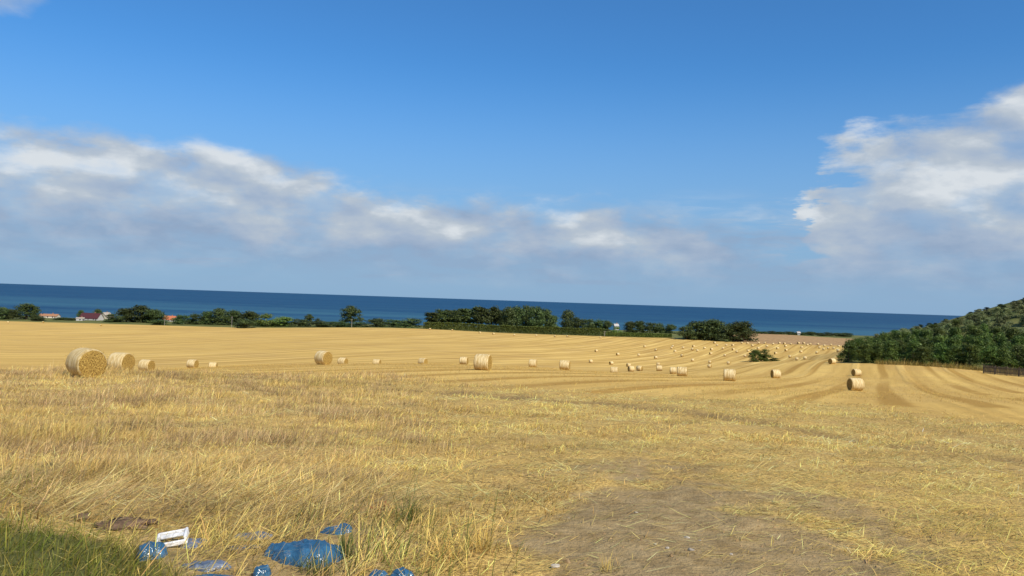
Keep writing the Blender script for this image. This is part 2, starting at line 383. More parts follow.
# straw bale materials
def bale_side():
    m, t = mat('net_wrapped_straw'); P = pos(t); s = t.add('ShaderNodeSeparateXYZ', {0: P}).outputs
    ang = t.m('ARCTAN2', s[1], s[2])
    v = t.add('ShaderNodeCombineXYZ', {0: t.m('MULTIPLY', s[0], 5.0), 1: t.m('MULTIPLY', ang, .5), 2: t.add('ShaderNodeObjectInfo').outputs['Random']}).outputs[0]
    band = t.noise(v, 2.2, 3, .6)
    v2 = t.add('ShaderNodeCombineXYZ', {0: t.m('MULTIPLY', s[0], 3.0), 1: t.m('MULTIPLY', ang, 8.0)}).outputs[0]
    fib = t.noise(v2, 7, 4, .7)
    c = t.mix(t.ramp01(band, .36, .62), (.50, .35, .135), (.74, .60, .33))
    c = t.mix(t.m('MULTIPLY', t.ramp01(fib, .45, .72), .55), c, (.36, .235, .085))
    finish(t, principled(t, c, .7, .2, bump(t, t.m('ADD', fib, t.m('MULTIPLY', band, .8)), .7, .03))); return m
def bale_end():
    m, t = mat('cut_straw_end'); P = pos(t); s = t.add('ShaderNodeSeparateXYZ', {0: P}).outputs
    r = t.m('POWER', t.m('ADD', t.m('MULTIPLY', s[1], s[1]), t.m('MULTIPLY', s[2], s[2])), .5)
    ang = t.m('ARCTAN2', s[1], s[2])
    ring = t.m('SINE', t.m('ADD', t.m('MULTIPLY', r, 46.0), t.m('ADD', ang, t.m('MULTIPLY', t.noise(P, 5, 3), 9.0))))
    g = t.noise(P, 17, 5, .75); g2 = t.noise(P, 6, 4, .6)
    c = t.mix(t.ramp01(g, .36, .64), (.14, .078, .018), (.58, .385, .105))
    c = t.mix(t.m('MULTIPLY', t.ramp01(ring, -.2, .9), .10), c, (.30, .175, .045))
    c = t.mix(t.m('MULTIPLY', t.ramp01(g2, .48, .72), .5), c, (.34, .20, .045))
    finish(t, principled(t, c, .85, .1, bump(t, t.m('ADD', g, t.m('MULTIPLY', ring, .08)), 1.0, .06))); return m
M_bside = bale_side(); M_bend = bale_end()

def plastic(name, col, rough, spec=.5):
    m, t = mat(name); P = pos(t); n = t.noise(P, 9, 4, .6); n2 = t.noise(P, 26, 3, .5, .8)
    c = t.mix(t.ramp01(n, .35, .7), tuple(v*.8 for v in col), tuple(min(1, v*1.15) for v in col))
    c = t.mix(t.m('MULTIPLY', t.ramp01(t.noise(P, 14, 5, .7), .56, .74), .55), c, (.26, .20, .13))      # dust and dirt
    finish(t, principled(t, c, rough, spec, bump(t, t.m('ADD', n, t.m('MULTIPLY', n2, .5)), .5, .04))); return m
M_blue = plastic('blue_sack_film', (.034, .110, .200), .16)
M_film = plastic('faded_blue_film', (.13, .165, .23), .32)
M_wplas = plastic('white_plastic', (.80, .80, .79), .4)

# sea
M_sea, t = mat('sea_water'); P = pos(t); s = t.add('ShaderNodeSeparateXYZ', {0: P}).outputs
dist = t.m('POWER', t.m('ADD', t.m('MULTIPLY', s[0], s[0]), t.m('MULTIPLY', s[1], s[1])), .5)
ld = t.m('LOGARITHM', dist, math.e)
vs = t.add('ShaderNodeCombineXYZ', {0: t.m('MULTIPLY', s[0], .00022), 1: t.m('MULTIPLY', s[1], .0011)}).outputs[0]
cloud_shade = t.noise(vs, 1.0, 5, .6, .3)
chop = t.noise(t.scalev(P, (.012, .03, 1)), 1.0, 5, .65)
c = t.mix(t.ramp01(s[1], 1400.0, 4200.0), (.038, .118, .165), (.011, .056, .122))
c = t.mix(t.ramp01(cloud_shade, .44, .60), c, (.007, .045, .108))  # dark streaks: cloud shadows painted into the water colour
c = t.mix(t.m('MULTIPLY', t.ramp01(chop, .40, .66), .5), c, (.026, .098, .165))
cap = t.m('MULTIPLY', t.ramp01(t.noise(t.scalev(P, (.03, .05, 1)), 1.0, 3, .6), .735, .77), t.ramp01(s[1], 9000.0, 2000.0))
c = t.mix(t.m('MULTIPLY', cap, .75), c, (.62, .66, .68))
finish(t, principled(t, c, .55, .12, bump(t, t.noise(t.scalev(P, (.05, .12, 1)), 1.0, 4), .6, 2.0)))

# ------------------------------------------------------------------ ground + sea
SEA_Z = EYE-50
nr, nc = 640, 360
rr = np.concatenate([np.geomspace(1.0, 70, 420), np.geomspace(70, 1800, 221)[1:]]); aa = np.linspace(-1.55, 1.55, nc)
gx = (aa[None]*rr[:, None]); gy = (rr[:, None]-APX)+0*aa[None]
gx = gx.ravel(); gy = gy.ravel(); gzv = gz(gx, gy)
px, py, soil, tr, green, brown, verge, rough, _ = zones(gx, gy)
gzv = gzv-.08*tr
idx = np.arange(nr*nc).reshape(nr, nc)
F = np.stack([idx[:-1, :-1], idx[:-1, 1:], idx[1:, 1:], idx[1:, :-1]], -1).reshape(-1, 4)
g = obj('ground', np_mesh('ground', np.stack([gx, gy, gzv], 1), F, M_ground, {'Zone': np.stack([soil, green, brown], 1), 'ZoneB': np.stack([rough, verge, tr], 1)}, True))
tag(g, kind='structure', label='harvested straw stubble field sloping down to the sea')
bm = bmesh.new(); E = 90000
for x_, y_ in ((-E, -2000), (E, -2000), (E, E), (-E, E)): bm.verts.new((x_, y_, SEA_Z))
bm.faces.new(bm.verts); tag(obj('sea', bm_mesh('sea', bm, M_sea)), kind='structure', label='deep blue sea reaching to the horizon')

# ------------------------------------------------------------------ blades
def blades(name, bx, by, hgt, th0, kap, ldir, wid, col, m, label, cat, segs=3, zoff=-.01, tipc=1.25, kind='stuff'):
    n = len(bx); bz = gz(bx, by)+zoff
    tone = .34+.86*fbm(bx*.22+70, by*.45+8, 3)+.46*fbm(bx*1.3+7, by*1.3+18, 2)
    col = np.clip(col*np.clip(tone, .5, 1.35)[:, None], 0, .95)
    fa = ldir+rng.normal(0, .9, n)+math.pi/2           # facing of the flat side
    sd = np.stack([np.cos(fa), np.sin(fa), np.zeros(n)], 1)
    p = np.stack([bx, by, bz], 1); V = []; cols = []
    for k in range(segs+1):
        s = k/segs; wv = wid*(1-.55*s)
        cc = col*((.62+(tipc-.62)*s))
        if k < segs: V += [p-sd*wv[:, None]*.5, p+sd*wv[:, None]*.5]; cols += [cc, cc]
        else: V.append(p); cols.append(cc)
        th = th0+kap*(s+.5/segs); L = (hgt/segs)[:, None]
        p = p+np.stack([np.sin(th)*np.cos(ldir), np.sin(th)*np.sin(ldir), np.cos(th)], 1)*L
        if k < segs:
            fl = gz0(p[:, 0], p[:, 1])+.004; p[:, 2] = np.maximum(p[:, 2], fl)
    nv = 2*segs+1; V = np.stack(V, 1).reshape(-1, 3); cols = np.clip(np.stack(cols, 1).reshape(-1, 3), 0, 1)
    b = np.arange(n)*nv; T = []; Q = []
    for k in range(segs-1): Q.append(np.stack([b+2*k, b+2*k+1, b+2*k+3, b+2*k+2], 1))
    T.append(np.stack([b+2*segs-2, b+2*segs-1, b+2*segs], 1))
    Fs = ([np.concatenate(Q)] if Q else [])+[np.concatenate(T)]
    o = obj(name, np_mesh(name, V, Fs, m, cols)); tag(o, label, cat, kind=kind); return o
def scatter(n, y0, y1, pw, amax=1.0):
    """points over the fan in front of the camera, denser near it"""
    u = rng.random(n); k = 2-pw
    y = (y0**k+u*(y1**k-y0**k))**(1/k) if abs(k) > 1e-3 else y0*(y1/y0)**u
    x = (rng.random(n)*2-1)*amax*(y+2.0); return x, y
WARM = np.array((1.0, .95, .68))
def vary(base, n, s=.16, hs=.05):
    b = np.array(base)*(WARM if base[0] > base[1]*1.15 else 1.0)
    b = b[None]*np.exp(rng.normal(0, s, n))[:, None]
    return np.clip(b*np.exp(rng.normal(0, hs, (n, 3))), 0, .95)
def mixc(f, a, b): return a*(1-f[:, None])+b*f[:, None]
HD = 0.15      # the wind leans everything to the right (+x)

SACKS = [(304, 566, 50, 22), (151, 560, 22, 20), (222, 586, 46, 16), (262, 580, 16, 14), (336, 541, 28, 13), (252, 538, 26, 10), (173, 546, 24, 17), (205, 569, 22, 10), (378, 584, 16, 14), (401, 584, 17, 14)]
def clear(px, py):
    c = np.ones(px.shape)
    for x0, y0, a_, b_ in SACKS: c = c*sstep(((px-x0)/a_)**2+((py-y0)/b_)**2, .55, 1.25)
    return c*(1-.8*sstep(poly_in(px, py, [(128, 526), (360, 518), (425, 545), (440, 640), (120, 640)]), -6, 10))
# 1 tall dry grass on the left
x, y = scatter(440000, 4.5, 48, 1.25, .86)
px, py, soil, tr, green, brown, verge, rough, j = zones(x, y)
dens = sstep(430-px+j*120, -60, 120)*sstep(py, 366, 374)*(1-sstep(py, 470+j*22, 492+j*22))*(1-green)*clear(px, py)
cl = fbm(x*1.7+9, y*1.7, 3); dens = dens*(.22+1.2*sstep(cl, .38, .6))
k = rng.random(len(x)) < dens; x, y, cl, px, py, j = x[k], y[k], cl[k], px[k], py[k], j[k]; n = len(x)
gold = sstep(fbm(x*.9+31, y*.9+3, 3)+rng.normal(0, .08, n), .50, .62)
col = mixc(gold*.75, vary((.43, .315, .205), n, .38), vary((.78, .57, .22), n, .26))
h = (1+.75*np.exp(-((px-95)/62)**2)*sstep(384-py, 0, 10))*(.10+.21*sstep(fbm(x*.5, y*.5+7, 3), .32, .7))*np.exp(rng.normal(0, .22, n))
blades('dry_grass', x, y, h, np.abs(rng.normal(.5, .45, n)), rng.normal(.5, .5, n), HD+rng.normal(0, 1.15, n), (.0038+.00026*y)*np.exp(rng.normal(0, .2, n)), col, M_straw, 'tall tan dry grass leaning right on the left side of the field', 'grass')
nA = n
# 2 lodged long stalks lower left
x, y = scatter(150000, 4.2, 16, 1.1, .9)
px, py, soil, tr, green, brown, verge, rough, j = zones(x, y)
dens = sstep(py+j*16, 455, 480)*sstep(390-px+j*60, -40, 80)*(1-green)*(1-sstep(poly_in(px, py, [(-900, 500), (-60, 520), (120, 540), (170, 640), (-900, 900)]), -30, 0))*clear(px, py)
cl = fbm(x*1.3+3, y*1.3+8, 3)
k = rng.random(len(x)) < dens*(.4+.9*sstep(cl, .3, .6)); x, y, cl = x[k], y[k], cl[k]; n = len(x)
col = mixc(sstep(cl+rng.normal(0, .1, n), .42, .6), vary((.38, .275, .155), n, .32), vary((.66, .50, .26), n, .30))
ang = .45+.7*(fbm(x*.45, y*.45, 2)-.5)*2
blades('lodged_straw', x, y, .33*np.exp(rng.normal(0, .35, n)), np.clip(rng.normal(1.22, .16, n), .5, 1.5), rng.normal(.15, .2, n), ang+rng.normal(0, .8, n), .0062*np.exp(rng.normal(0, .25, n)), col, M_straw, 'long bent straw stalks lying flattened towards the right, lower left', 'straw', zoff=.0)
nB = n
# 3 standing and tangled straw stubble over the middle
x, y = scatter(420000, 4.5, 62, 1.3, .9)
px, py, soil, tr, green, brown, verge, rough, j = zones(x, y)
left = sstep(430-px+j*120, -60, 120)*sstep(480-py, -10, 20)
cl = fbm(x*1.1+60, y*1.1+2, 4)
lay = fbm(x*.16+4, y*.75+1, 3)
dens = rough*(1-.97*soil)*(1-tr*.95)*(1-left*.85)*(1-green)*(.12+1.05*sstep(cl, .40, .60))*(.45+.55*sstep(lay, .40, .58))*(1-.80*sstep(px, 520, 720)*sstep(py, 430, 470))*clear(px, py)
k = rng.random(len(x)) < dens; x, y, cl, px, py, j = x[k], y[k], cl[k], px[k], py[k], j[k]; n = len(x)
f = sstep(fbm(x*.6+12, y*.6, 3)+rng.normal(0, .1, n), .38, .62)
col = mixc(f, vary((.58, .40, .155), n, .34), vary((.88, .66, .24), n, .28))
h = (.075+.10*sstep(cl, .4, .65))*np.exp(rng.normal(0, .35, n))*(1-.3*sstep(px, 450, 650))*(1-.3*sstep(py, 440, 500))
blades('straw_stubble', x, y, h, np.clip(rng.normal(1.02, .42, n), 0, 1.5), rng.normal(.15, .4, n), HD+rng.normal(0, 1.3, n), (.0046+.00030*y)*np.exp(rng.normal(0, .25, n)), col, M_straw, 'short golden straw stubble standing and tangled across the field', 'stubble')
nC = n
# 4 flat litter of loose straw
x, y = scatter(430000, 4.3, 60, 1.3, .95)
px, py, soil, tr, green, brown, verge, rough, j = zones(x, y)
cl = fbm(x*1.4+20, y*1.4+22, 4)
dens = rough*(1-.93*soil)*(1-tr*.8)*(1-.95*green)*(.3+.9*sstep(cl, .36, .6))*(.45+.55*sstep(px, 380, 600))*clear(px, py)
k = rng.random(len(x)) < dens; x, y, cl, px, py = x[k], y[k], cl[k], px[k], py[k]; n = len(x)
ol = sstep(px+rng.normal(0, 90, n), 640, 1000)*sstep(py, 440, 540)
f = sstep(fbm(x*.8+2, y*.8+90, 3)+rng.normal(0, .12, n), .35, .65)
col = mixc(f, vary((.56, .39, .15), n, .42), vary((.92, .74, .34), n, .34)); col = mixc(ol*.55, col, vary((.66, .53, .13), n, .34))
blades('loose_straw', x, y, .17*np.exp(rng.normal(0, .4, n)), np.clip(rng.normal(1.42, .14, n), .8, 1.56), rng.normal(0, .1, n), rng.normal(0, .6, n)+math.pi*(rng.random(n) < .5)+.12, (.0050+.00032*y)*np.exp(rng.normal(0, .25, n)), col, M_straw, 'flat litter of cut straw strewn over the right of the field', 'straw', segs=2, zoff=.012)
nD = n
# 5 green grass in the lower left corner
x, y = scatter(130000, 3.4, 12, 1.0, .95)
px, py, soil, tr, green, brown, verge, rough, j = zones(x, y)
k = rng.random(len(x)) < green*(.5+.6*fbm(x*3, y*3, 2)); x, y = x[k], y[k]; n = len(x)
col = mixc(sstep(fbm(x*1.4, y*1.4+4, 3)+rng.normal(0, .12, n), .48, .68), vary((.205, .235, .030), n, .30), vary((.34, .29, .075), n, .25))
blades('green_grass', x, y, .15*np.exp(rng.normal(0, .4, n)), np.abs(rng.normal(.45, .3, n)), rng.normal(.6, .4, n), HD+rng.normal(0, 1.2, n), .0052*np.exp(rng.normal(0, .25, n)), col, M_grass, 'green grass growing in the lower left corner', 'grass')
# 6 bits of straw on the bare soil and thin stubble further out
x, y = scatter(90000, 4.3, 26, 1.0, .7)
px, py, soil, tr, green, brown, verge, rough, j = zones(x, y)
k = rng.random(len(x)) < soil*(.03+sstep(fbm(x*1.9+5, y*1.9+5, 3), .42, .62))*.7; x, y = x[k], y[k]; n = len(x)
blades('straw_scraps', x, y, .13*np.exp(rng.normal(0, .4, n)), np.clip(rng.normal(1.40, .2, n), .3, 1.56), rng.normal(0, .15, n), rng.normal(0, .7, n), .0060*np.exp(rng.normal(0, .25, n)), vary((.58, .43, .19), n, .25), M_straw, 'sparse straw scraps lying on the bare earth patch', 'straw', segs=2, zoff=.0)
x, y = scatter(120000, 44, 170, 1.2, .80)
px, py, soil, tr, green, brown, verge, rough, j = zones(x, y)
uq = x*ca-y*sa; cl = fbm(uq*.5, (x*sa+y*ca)*.03, 3)
k = rng.random(len(x)) < (.25+.8*sstep(cl, .42, .6))*(1-verge); x, y, cl = x[k], y[k], cl[k]; n = len(x)
blades('cut_stubble', x, y, .13*np.exp(rng.normal(0, .3, n)), np.abs(rng.normal(.6, .4, n)), rng.normal(0, .3, n), HD+rng.normal(0, 1.2, n), .010+.00016*y, mixc(sstep(cl, .42, .62), vary((.52, .34, .115), n, .18), vary((.70, .49, .18), n, .18)), M_straw, 'close cut pale stubble in rows beyond the rough strip', 'stubble', segs=1)
# 7 thick heap of bright straw and mixed weeds round the plastic
x, y = scatter(110000, 4.4, 9.5, 1.0, .8)
px, py, soil, tr, green, brown, verge, rough, j = zones(x, y)
heap = np.exp(-((px-225)/75)**2-((py-541)/20)**2)+.75*np.exp(-((px-390)/70)**2-((py-556)/28)**2)+.55*np.exp(-((px-300)/120)**2-((py-574)/10)**2)+.06*sstep(px, 400, 440)*sstep(560-px, 0, 60)*sstep(py, 480, 520)
ck = np.ones(px.shape)
for x0, y0, a_, b_ in [q_ for i_, q_ in enumerate(SACKS) if i_ not in (5, 7)]: ck = ck*(.34+.66*sstep(((px-x0)/a_)**2+((py-y0)/b_)**2, .5, 1.1))
heap = heap*(1-soil*sstep(px, 420, 460))*ck
k = rng.random(len(x)) < heap*.8; x, y, px = x[k], y[k], px[k]; n = len(x)
gr = (rng.random(n) < .16*sstep(px, 260, 320))*1.0
col = mixc(gr, mixc((rng.random(n) < .35)*1.0, vary((.84, .64, .24), n, .2), vary((.54, .38, .15), n, .25)), vary((.16, .18, .035), n, .25))
blades('straw_heap', x, y, (.19+.05*gr)*np.exp(rng.normal(0, .4, n)), np.clip(rng.normal(1.12, .36, n)-gr*.6, 0, 1.52), rng.normal(.2, .3, n), rng.normal(.3, 1.2, n), .0066*np.exp(rng.normal(0, .25, n)), col, M_straw, 'loose heap of yellow straw over the discarded blue plastic', 'straw', zoff=.01)
print('BLADES', nA, nB, nC, nD, sum(len(o.data.polygons) for o in C.objects if o.type == 'MESH'))

# ------------------------------------------------------------------ straw bales
BR, BL = .66, 1.22
def bale_side_mesh(seg, steps, seed):
    r = np.random.default_rng(seed); V = []; F = []
    ph = r.random(6)*6.28
    for i in range(steps+1):
        s = i/steps; xx = (s-.5)*BL
        edge = min(s, 1-s)*BL; rad = BR-.05*math.exp(-(edge/.045)**2)-.012*math.exp(-(edge/.18)**2)
        for kk in range(seg):
            a = 2*math.pi*kk/seg
            rd = rad*(1+.012*math.sin(2*a+ph[0])+.008*math.sin(3*a+ph[1])+.006*math.sin(7*a+ph[2]+s*3)+.006*math.sin(s*26+ph[3])+r.normal(0, .004))
            z = rd*math.cos(a); z = max(z, -BR*.965)
            V.append((xx, rd*math.sin(a), z))
    for i in range(steps):
        for kk in range(seg): F.append((i*seg+kk, i*seg+(kk+1) % seg, (i+1)*seg+(kk+1) % seg, (i+1)*seg+kk))
    return np.array(V), np.array(F)
def bale_end_mesh(V, seg, ringrow, sgn, seed):
    r = np.random.default_rng(seed); rim = V[ringrow*seg:(ringrow+1)*seg]; VV = [tuple(v) for v in rim]; F4 = []; rows = 8
    for q in range(1, rows):
        f = 1-q/rows
        for kk in range(seg):
            v = rim[kk]; VV.append((v[0]+sgn*(.012+.022*r.random()+.02*(1-f)), v[1]*f, v[2]*f))
    VV.append((rim[0][0]+sgn*.03, 0, 0))
    for q in range(rows-1):
        for kk in range(seg):
            k2 = (kk+1) % seg; F4.append((q*seg+kk, q*seg+k2, (q+1)*seg+k2, (q+1)*seg+kk))
    c0 = len(VV)-1; F3 = [((rows-1)*seg+kk, (rows-1)*seg+(kk+1) % seg, c0) for kk in range(seg)]
    return np_mesh('end_face', np.array(VV), [np.array(F4), np.array(F3)], M_bend)
def bale_fuzz(seed, n=900):
    r = np.random.default_rng(seed); s = np.where(r.random(n) < .5, 1, -1); rad = BR*np.sqrt(r.random(n)*.98+.01); a = r.random(n)*6.283
    rim = r.random(n) < .3; rad = np.where(rim, BR*.985, rad)
    p = np.stack([s*(BL/2+.01), rad*np.sin(a), np.maximum(rad*np.cos(a), -BR*.95)], 1)
    d = np.stack([s*(.3+.5*r.random(n)), r.normal(0, .6, n)+np.where(rim, np.sin(a), 0), r.normal(0, .6, n)+np.where(rim, np.cos(a), 0)], 1); d /= np.linalg.norm(d, axis=1)[:, None]
    L = (.05+.08*r.random(n))[:, None]; sd = np.cross(d, r.normal(0, 1, (n, 3))); sd /= np.linalg.norm(sd, axis=1)[:, None]
    V = np.stack([p-sd*.006, p+sd*.006, p+d*L], 1).reshape(-1, 3); b = np.arange(n)*3
    cl = np.repeat(np.clip(np.array([(.58, .40, .12)])*np.exp(r.normal(0, .3, n))[:, None], 0, 1), 3, 0)
    return np_mesh('loose_ends', V, np.stack([b, b+1, b+2], 1), M_straw, cl)
protos = []
for sd in (1, 2):
    seg = 56; V, F = bale_side_mesh(seg, 22, sd)
    protos.append((np_mesh('net_wrap', V, F, M_bside, None, True), bale_end_mesh(V, seg, 0, -1, sd), bale_end_mesh(V, seg, 22, 1, sd+9), bale_fuzz(sd+20)))
seg = 14; V, F = bale_side_mesh(seg, 3, 5)
cen = np.array([[-BL/2, 0, 0], [BL/2, 0, 0]]); nb0 = len(V)
F3 = np.array([(kk, nb0, (kk+1) % seg) for kk in range(seg)]+[(3*seg+(kk+1) % seg, nb0+1, 3*seg+kk) for kk in range(seg)])
far_me = np_mesh('far_bale', np.concatenate([V, cen]), [F, F3], M_bside); far_me.materials.append(M_bend)
mi = np.zeros(len(far_me.polygons), np.int32); mi[len(F):] = 1; far_me.polygons.foreach_set('material_index', mi)

GB = 'round straw bales on the stubble field'
def near_bale(px, D, yaw, label, i):
    x, y, z = at(px, D); pr = protos[i % 2]
    o = empty('straw_bale', (x, y, z), R(yaw)); tag(o, label, 'straw bale', GB)
    o.scale = (random.uniform(.94, 1.06), random.uniform(.98, 1.05), random.uniform(.95, 1.02))
    for nm, me in zip(('net_wrap', 'end_face', 'end_face', 'loose_ends'), pr):
        obj(nm, me, o, (0, 0, BR*.955))
    bb = (x-1.2, x+1.2, y-1.2, y+1.2)
    return o
# yaw = direction of the bale's axis; image column, distance
BALES = [
 (88, 35, -38, 'largest straw bale, nearest on the left, its round end facing the viewer'),
 (122.5, 53, -16, 'second straw bale from the left in the row of three, right behind the largest'),
 (148, 84, -12, 'third and smallest bale of the tight row of three on the left'),
 (194, 115, -12, 'straw bale on the left, right end showing, beside a smaller pale one'),
 (214.5, 138, 8, 'small pale straw bale just right of the one with its end showing, left part'),
 (324.5, 77, -34, 'straw bale with bright right end, alone between the left row and the centre'),
 (344, 128, -20, 'small low straw bale just right of the one with a bright end'),
 (484, 64, -14, 'large banded straw bale in the centre of the field'),
 (465, 128, -10, 'straw bale half hidden behind the left of the large central bale'),
 (424, 140, -30, 'small straw bale well left of the large central bale'),
 (378, 145, -10, 'tiny straw bale between the bright-ended bale and the central ones'),
 (534, 128, -8, 'upright-looking pale bale, first to the right of the large central bale'),
 (566, 106, -12, 'banded straw bale, second to the right of the large central bale'),
 (615.5, 145, -10, 'straw bale alone between the banded pair and the pair of overlapping bales'),
 (683.5, 108, -14, 'front bale of the overlapping pair right of centre'),
 (674.5, 160, -10, 'small bale peeping out behind the front bale right of centre'),
 (731, 90, -16, 'greyish banded straw bale below the lone dark bush'),
 (777, 122, 4, 'straw bale right of and below the lone dark bush'),
 (857, 78, 2, 'biggest straw bale on the right, below a smaller one'),
 (857.5, 146, 12, 'smaller straw bale directly above the biggest bale on the right'),
 (833, 182, 28, 'straw bale with its dark left end showing, near the thicket corner'),
 (660.5, 190, -8, 'small straw bale left of the overlapping pair right of centre'),
]
placed = []
for i, b in enumerate(BALES):
    o = near_bale(*b, i); placed.append(project(*[np.array(v) for v in (o.location.x, o.location.y, o.location.z+.5)]))
FAR = [(512+X/4, 270+Y/4) for X, Y in ((337,328),(423,342),(507,345),(531,310),(576,324),(575,355),(315,372),(397,379),(466,387),(585,383),(638,316),(652,330),(680,347),(722,366),(792,374),(866,378),(790,391),(476,406),(510,404))]
FAR += [(640+X/8, 320+Y/8) for X, Y in ((40,217),(130,250),(127,308),(262,218),(250,233),(345,230),(280,260),(337,292),(422,330),(428,218),(420,243),(458,253),(517,233),(572,243),(565,277),(562,345),(597,190),(617,210),(663,235),(690,210),(742,210),(745,243),(680,292),(707,353),(775,263),(840,297))]
FAR += [(740+X/8, 330+Y/8) for X, Y in ((15,112),(60,114),(98,132),(150,112),(200,112),(215,137),(265,120),(315,112),(355,116),(145,155),(65,175),(300,155),(365,137),(408,122),(368,170),(285,195),(38,220),(468,112),(510,113),(493,147),(538,127),(563,122),(487,183),(400,223),(615,190),(624,122),(636,148),(675,133),(670,163),(706,155),(728,127),(750,155),(790,138),(787,177),(827,138),(850,130),(848,152),(455,243),(520,235))]
FAR += [(410+X/8, 300+Y/8) for X, Y in ((160,238),(338,248),(558,267),(668,277),(835,287),(1010,291))]+[(520+X/8, 310+Y/8) for X, Y in ((130,210),(280,217),(380,217),(645,227))]
FAR += [(38, 370.5), (8, 323), (43, 323), (101, 326)]
acc = []
for (fx, fy) in FAR:
    if any(abs(fx-a)+abs(fy-b) < 2.5 for a, b in acc): continue
    acc.append((fx, fy))
    X, Y, Z = hit(fx, fy, 95, 720) if fx > 60 or fy < 360 else at(fx, 100)
    o = obj('straw_bale', far_me, None, (X, Y, Z+BR*.93)); o.rotation_euler = (0, 0, R(random.uniform(-40, 30)))
    if fy < 338 and fx < 640: lab = 'tiny straw bale at the far field edge by the hedge and trees'
    elif fx > 735 and fy < 351: lab = 'tiny straw bale in the far crowd between lone bush and thicket'
    elif fx > 735: lab = 'tiny straw bale in the hollow beside the lone dark bush'
    elif fx < 60: lab = 'small straw bale poking up behind the grass at the far left'
    elif fx > 672: lab = ('tiny straw bale on the rows below the round clump of trees' if fy < 352 else 'tiny straw bale on the rows just left of the lone dark bush')
    else: lab = ('tiny straw bale on the far rows below the low clipped hedge' if fy < 354 else 'tiny straw bale on the lower rows behind the banded bales right of centre')
    tag(o, lab, 'straw bale', GB if 'poking' in lab else lab.replace('tiny straw bale', 'tiny bales').replace('tiny pale straw bale', 'tiny bales'))

# ------------------------------------------------------------------ trees and bushes
def crown_mesh(name, seed, W, H, z0, nclump, nleaf, leaf, m, shape='round', csz=.30):
    """leaf-sized faces gathered into clumps through the volume of a crown W wide and H tall starting at z0"""
    r = np.random.default_rng(seed); Cn = []
    while len(Cn) < nclump:
        p = r.uniform(-1, 1, 3); rr_ = np.linalg.norm(p)
        if rr_ > 1 or rr_ < .25: continue
        if shape == 'dome':
            p[2] = abs(r.uniform(0, 1)*2-1)*2-1 if False else r.uniform(-1, 1)
            if math.hypot(p[0], p[1]) > 1: continue
        s = 1.0
        if shape == 'pine': s = np.clip(.75-.6*p[2], .12, 1)
        if shape == 'dome': s = math.sqrt(max(.08, 1-(p[2]*.5+.5)**2.4))
        Cn.append((p[0]*W/2*s*.86, p[1]*W/2*s*.86, z0+(p[2]*.5+.5)*H*.92+.02*H))
    Cn = np.array(Cn); cs = csz*min(W, H)*r.uniform(.55, 1.05, nclump)
    ci = r.integers(0, nclump, nleaf); d = r.normal(0, 1, (nleaf, 3)); d /= np.linalg.norm(d, axis=1)[:, None]
    d *= (r.random(nleaf)**.45)[:, None]
    p = Cn[ci]+d*cs[ci][:, None]*np.array([1, 1, .75]); p[:, 2] = np.maximum(p[:, 2], z0*.3+.05)
    nrm = d+r.normal(0, .55, (nleaf, 3))+np.array([0, 0, .35]); nrm /= np.linalg.norm(nrm, axis=1)[:, None]
    a = np.cross(nrm, r.normal(0, 1, (nleaf, 3))); a /= np.linalg.norm(a, axis=1)[:, None]; b = np.cross(nrm, a)
    sz = (leaf*np.exp(r.normal(0, .3, nleaf)))[:, None]
    V = np.stack([p-a*sz*.5, p+b*sz*.32, p+a*sz*.5, p-b*sz*.32], 1).reshape(-1, 3)
    return np_mesh(name, V, (np.arange(nleaf)*4)[:, None]+np.arange(4)[None], m), Cn
def trunk_mesh(seed, Cn, z_fork, rad, nl=7):
    r = np.random.default_rng(seed); bm = bmesh.new()
    topz = Cn[:, 2].max()*.8
    bm_tube(bm, [(0, 0, -.3), (r.normal(0, .05), r.normal(0, .05), z_fork*.5), (r.normal(0, .1), r.normal(0, .1), z_fork), (r.normal(0, .2), r.normal(0, .2), topz)], [rad*1.25, rad, rad*.85, rad*.2], 7)
    for c in Cn[r.permutation(len(Cn))[:nl]]:
        z = z_fork*r.uniform(.55, 1.0); bm_tube(bm, [(0, 0, z), (c[0]*.45, c[1]*.45, z+(c[2]-z)*.4), tuple(c)], [rad*.5, rad*.3, rad*.1], 5)
    return bm_mesh('trunk', bm, M_bark)
def proto(key, seed, W, H, z0, ncl, nl, leaf, m, shape, rad, csz=.30):
    cm, Cn = crown_mesh('crown', seed, W, H, z0, ncl, nl, leaf, m, shape, csz)
    return dict(crown=cm, trunk=trunk_mesh(seed, Cn, max(.4, z0+.15*H), rad), W=W, H=H+z0)
# unit trees are about 10 m, unit bushes 5 m
TP = {'tree': [proto('t', 31+k, 8.5, 9.0, .5, 44, 5200, .46, M_leaf, 'dome', .26, .27) for k in range(3)],
      'tall': [proto('l', 41+k, 5.5, 8.6, 1.4, 34, 3400, .46, M_leaf, 'round', .20, .28) for k in range(2)],
      'airy': [proto('a', 51, 10.0, 7.6, 2.2, 60, 4600, .42, M_leaf, 'dome', .13, .20)],
      'bush': [proto('b', 61+k, 6.0, 5.0, .1, 26, 3600, .30, M_leaf, 'dome', .12, .30) for k in range(3)],
      'thicket': [proto('s', 71+k, 5.2, 5.2, .1, 34, 5200, .22, M_scrub, 'dome', .10, .22) for k in range(4)],
      'silver': [proto('v', 81+k, 4.6, 4.4, .2, 30, 3600, .20, M_silver, 'dome', .09, .22) for k in range(2)],
      'pine': [proto('p', 91+k, 3.6, 6.2, .9, 26, 2600, .24, M_pine, 'pine', .12, .20) for k in range(2)],
      'hedge': [proto('h', 101+k, 6.0, 5.0, .0, 30, 3600, .30, M_hedge, 'dome', .10, .28) for k in range(2)]}
cnt = {}
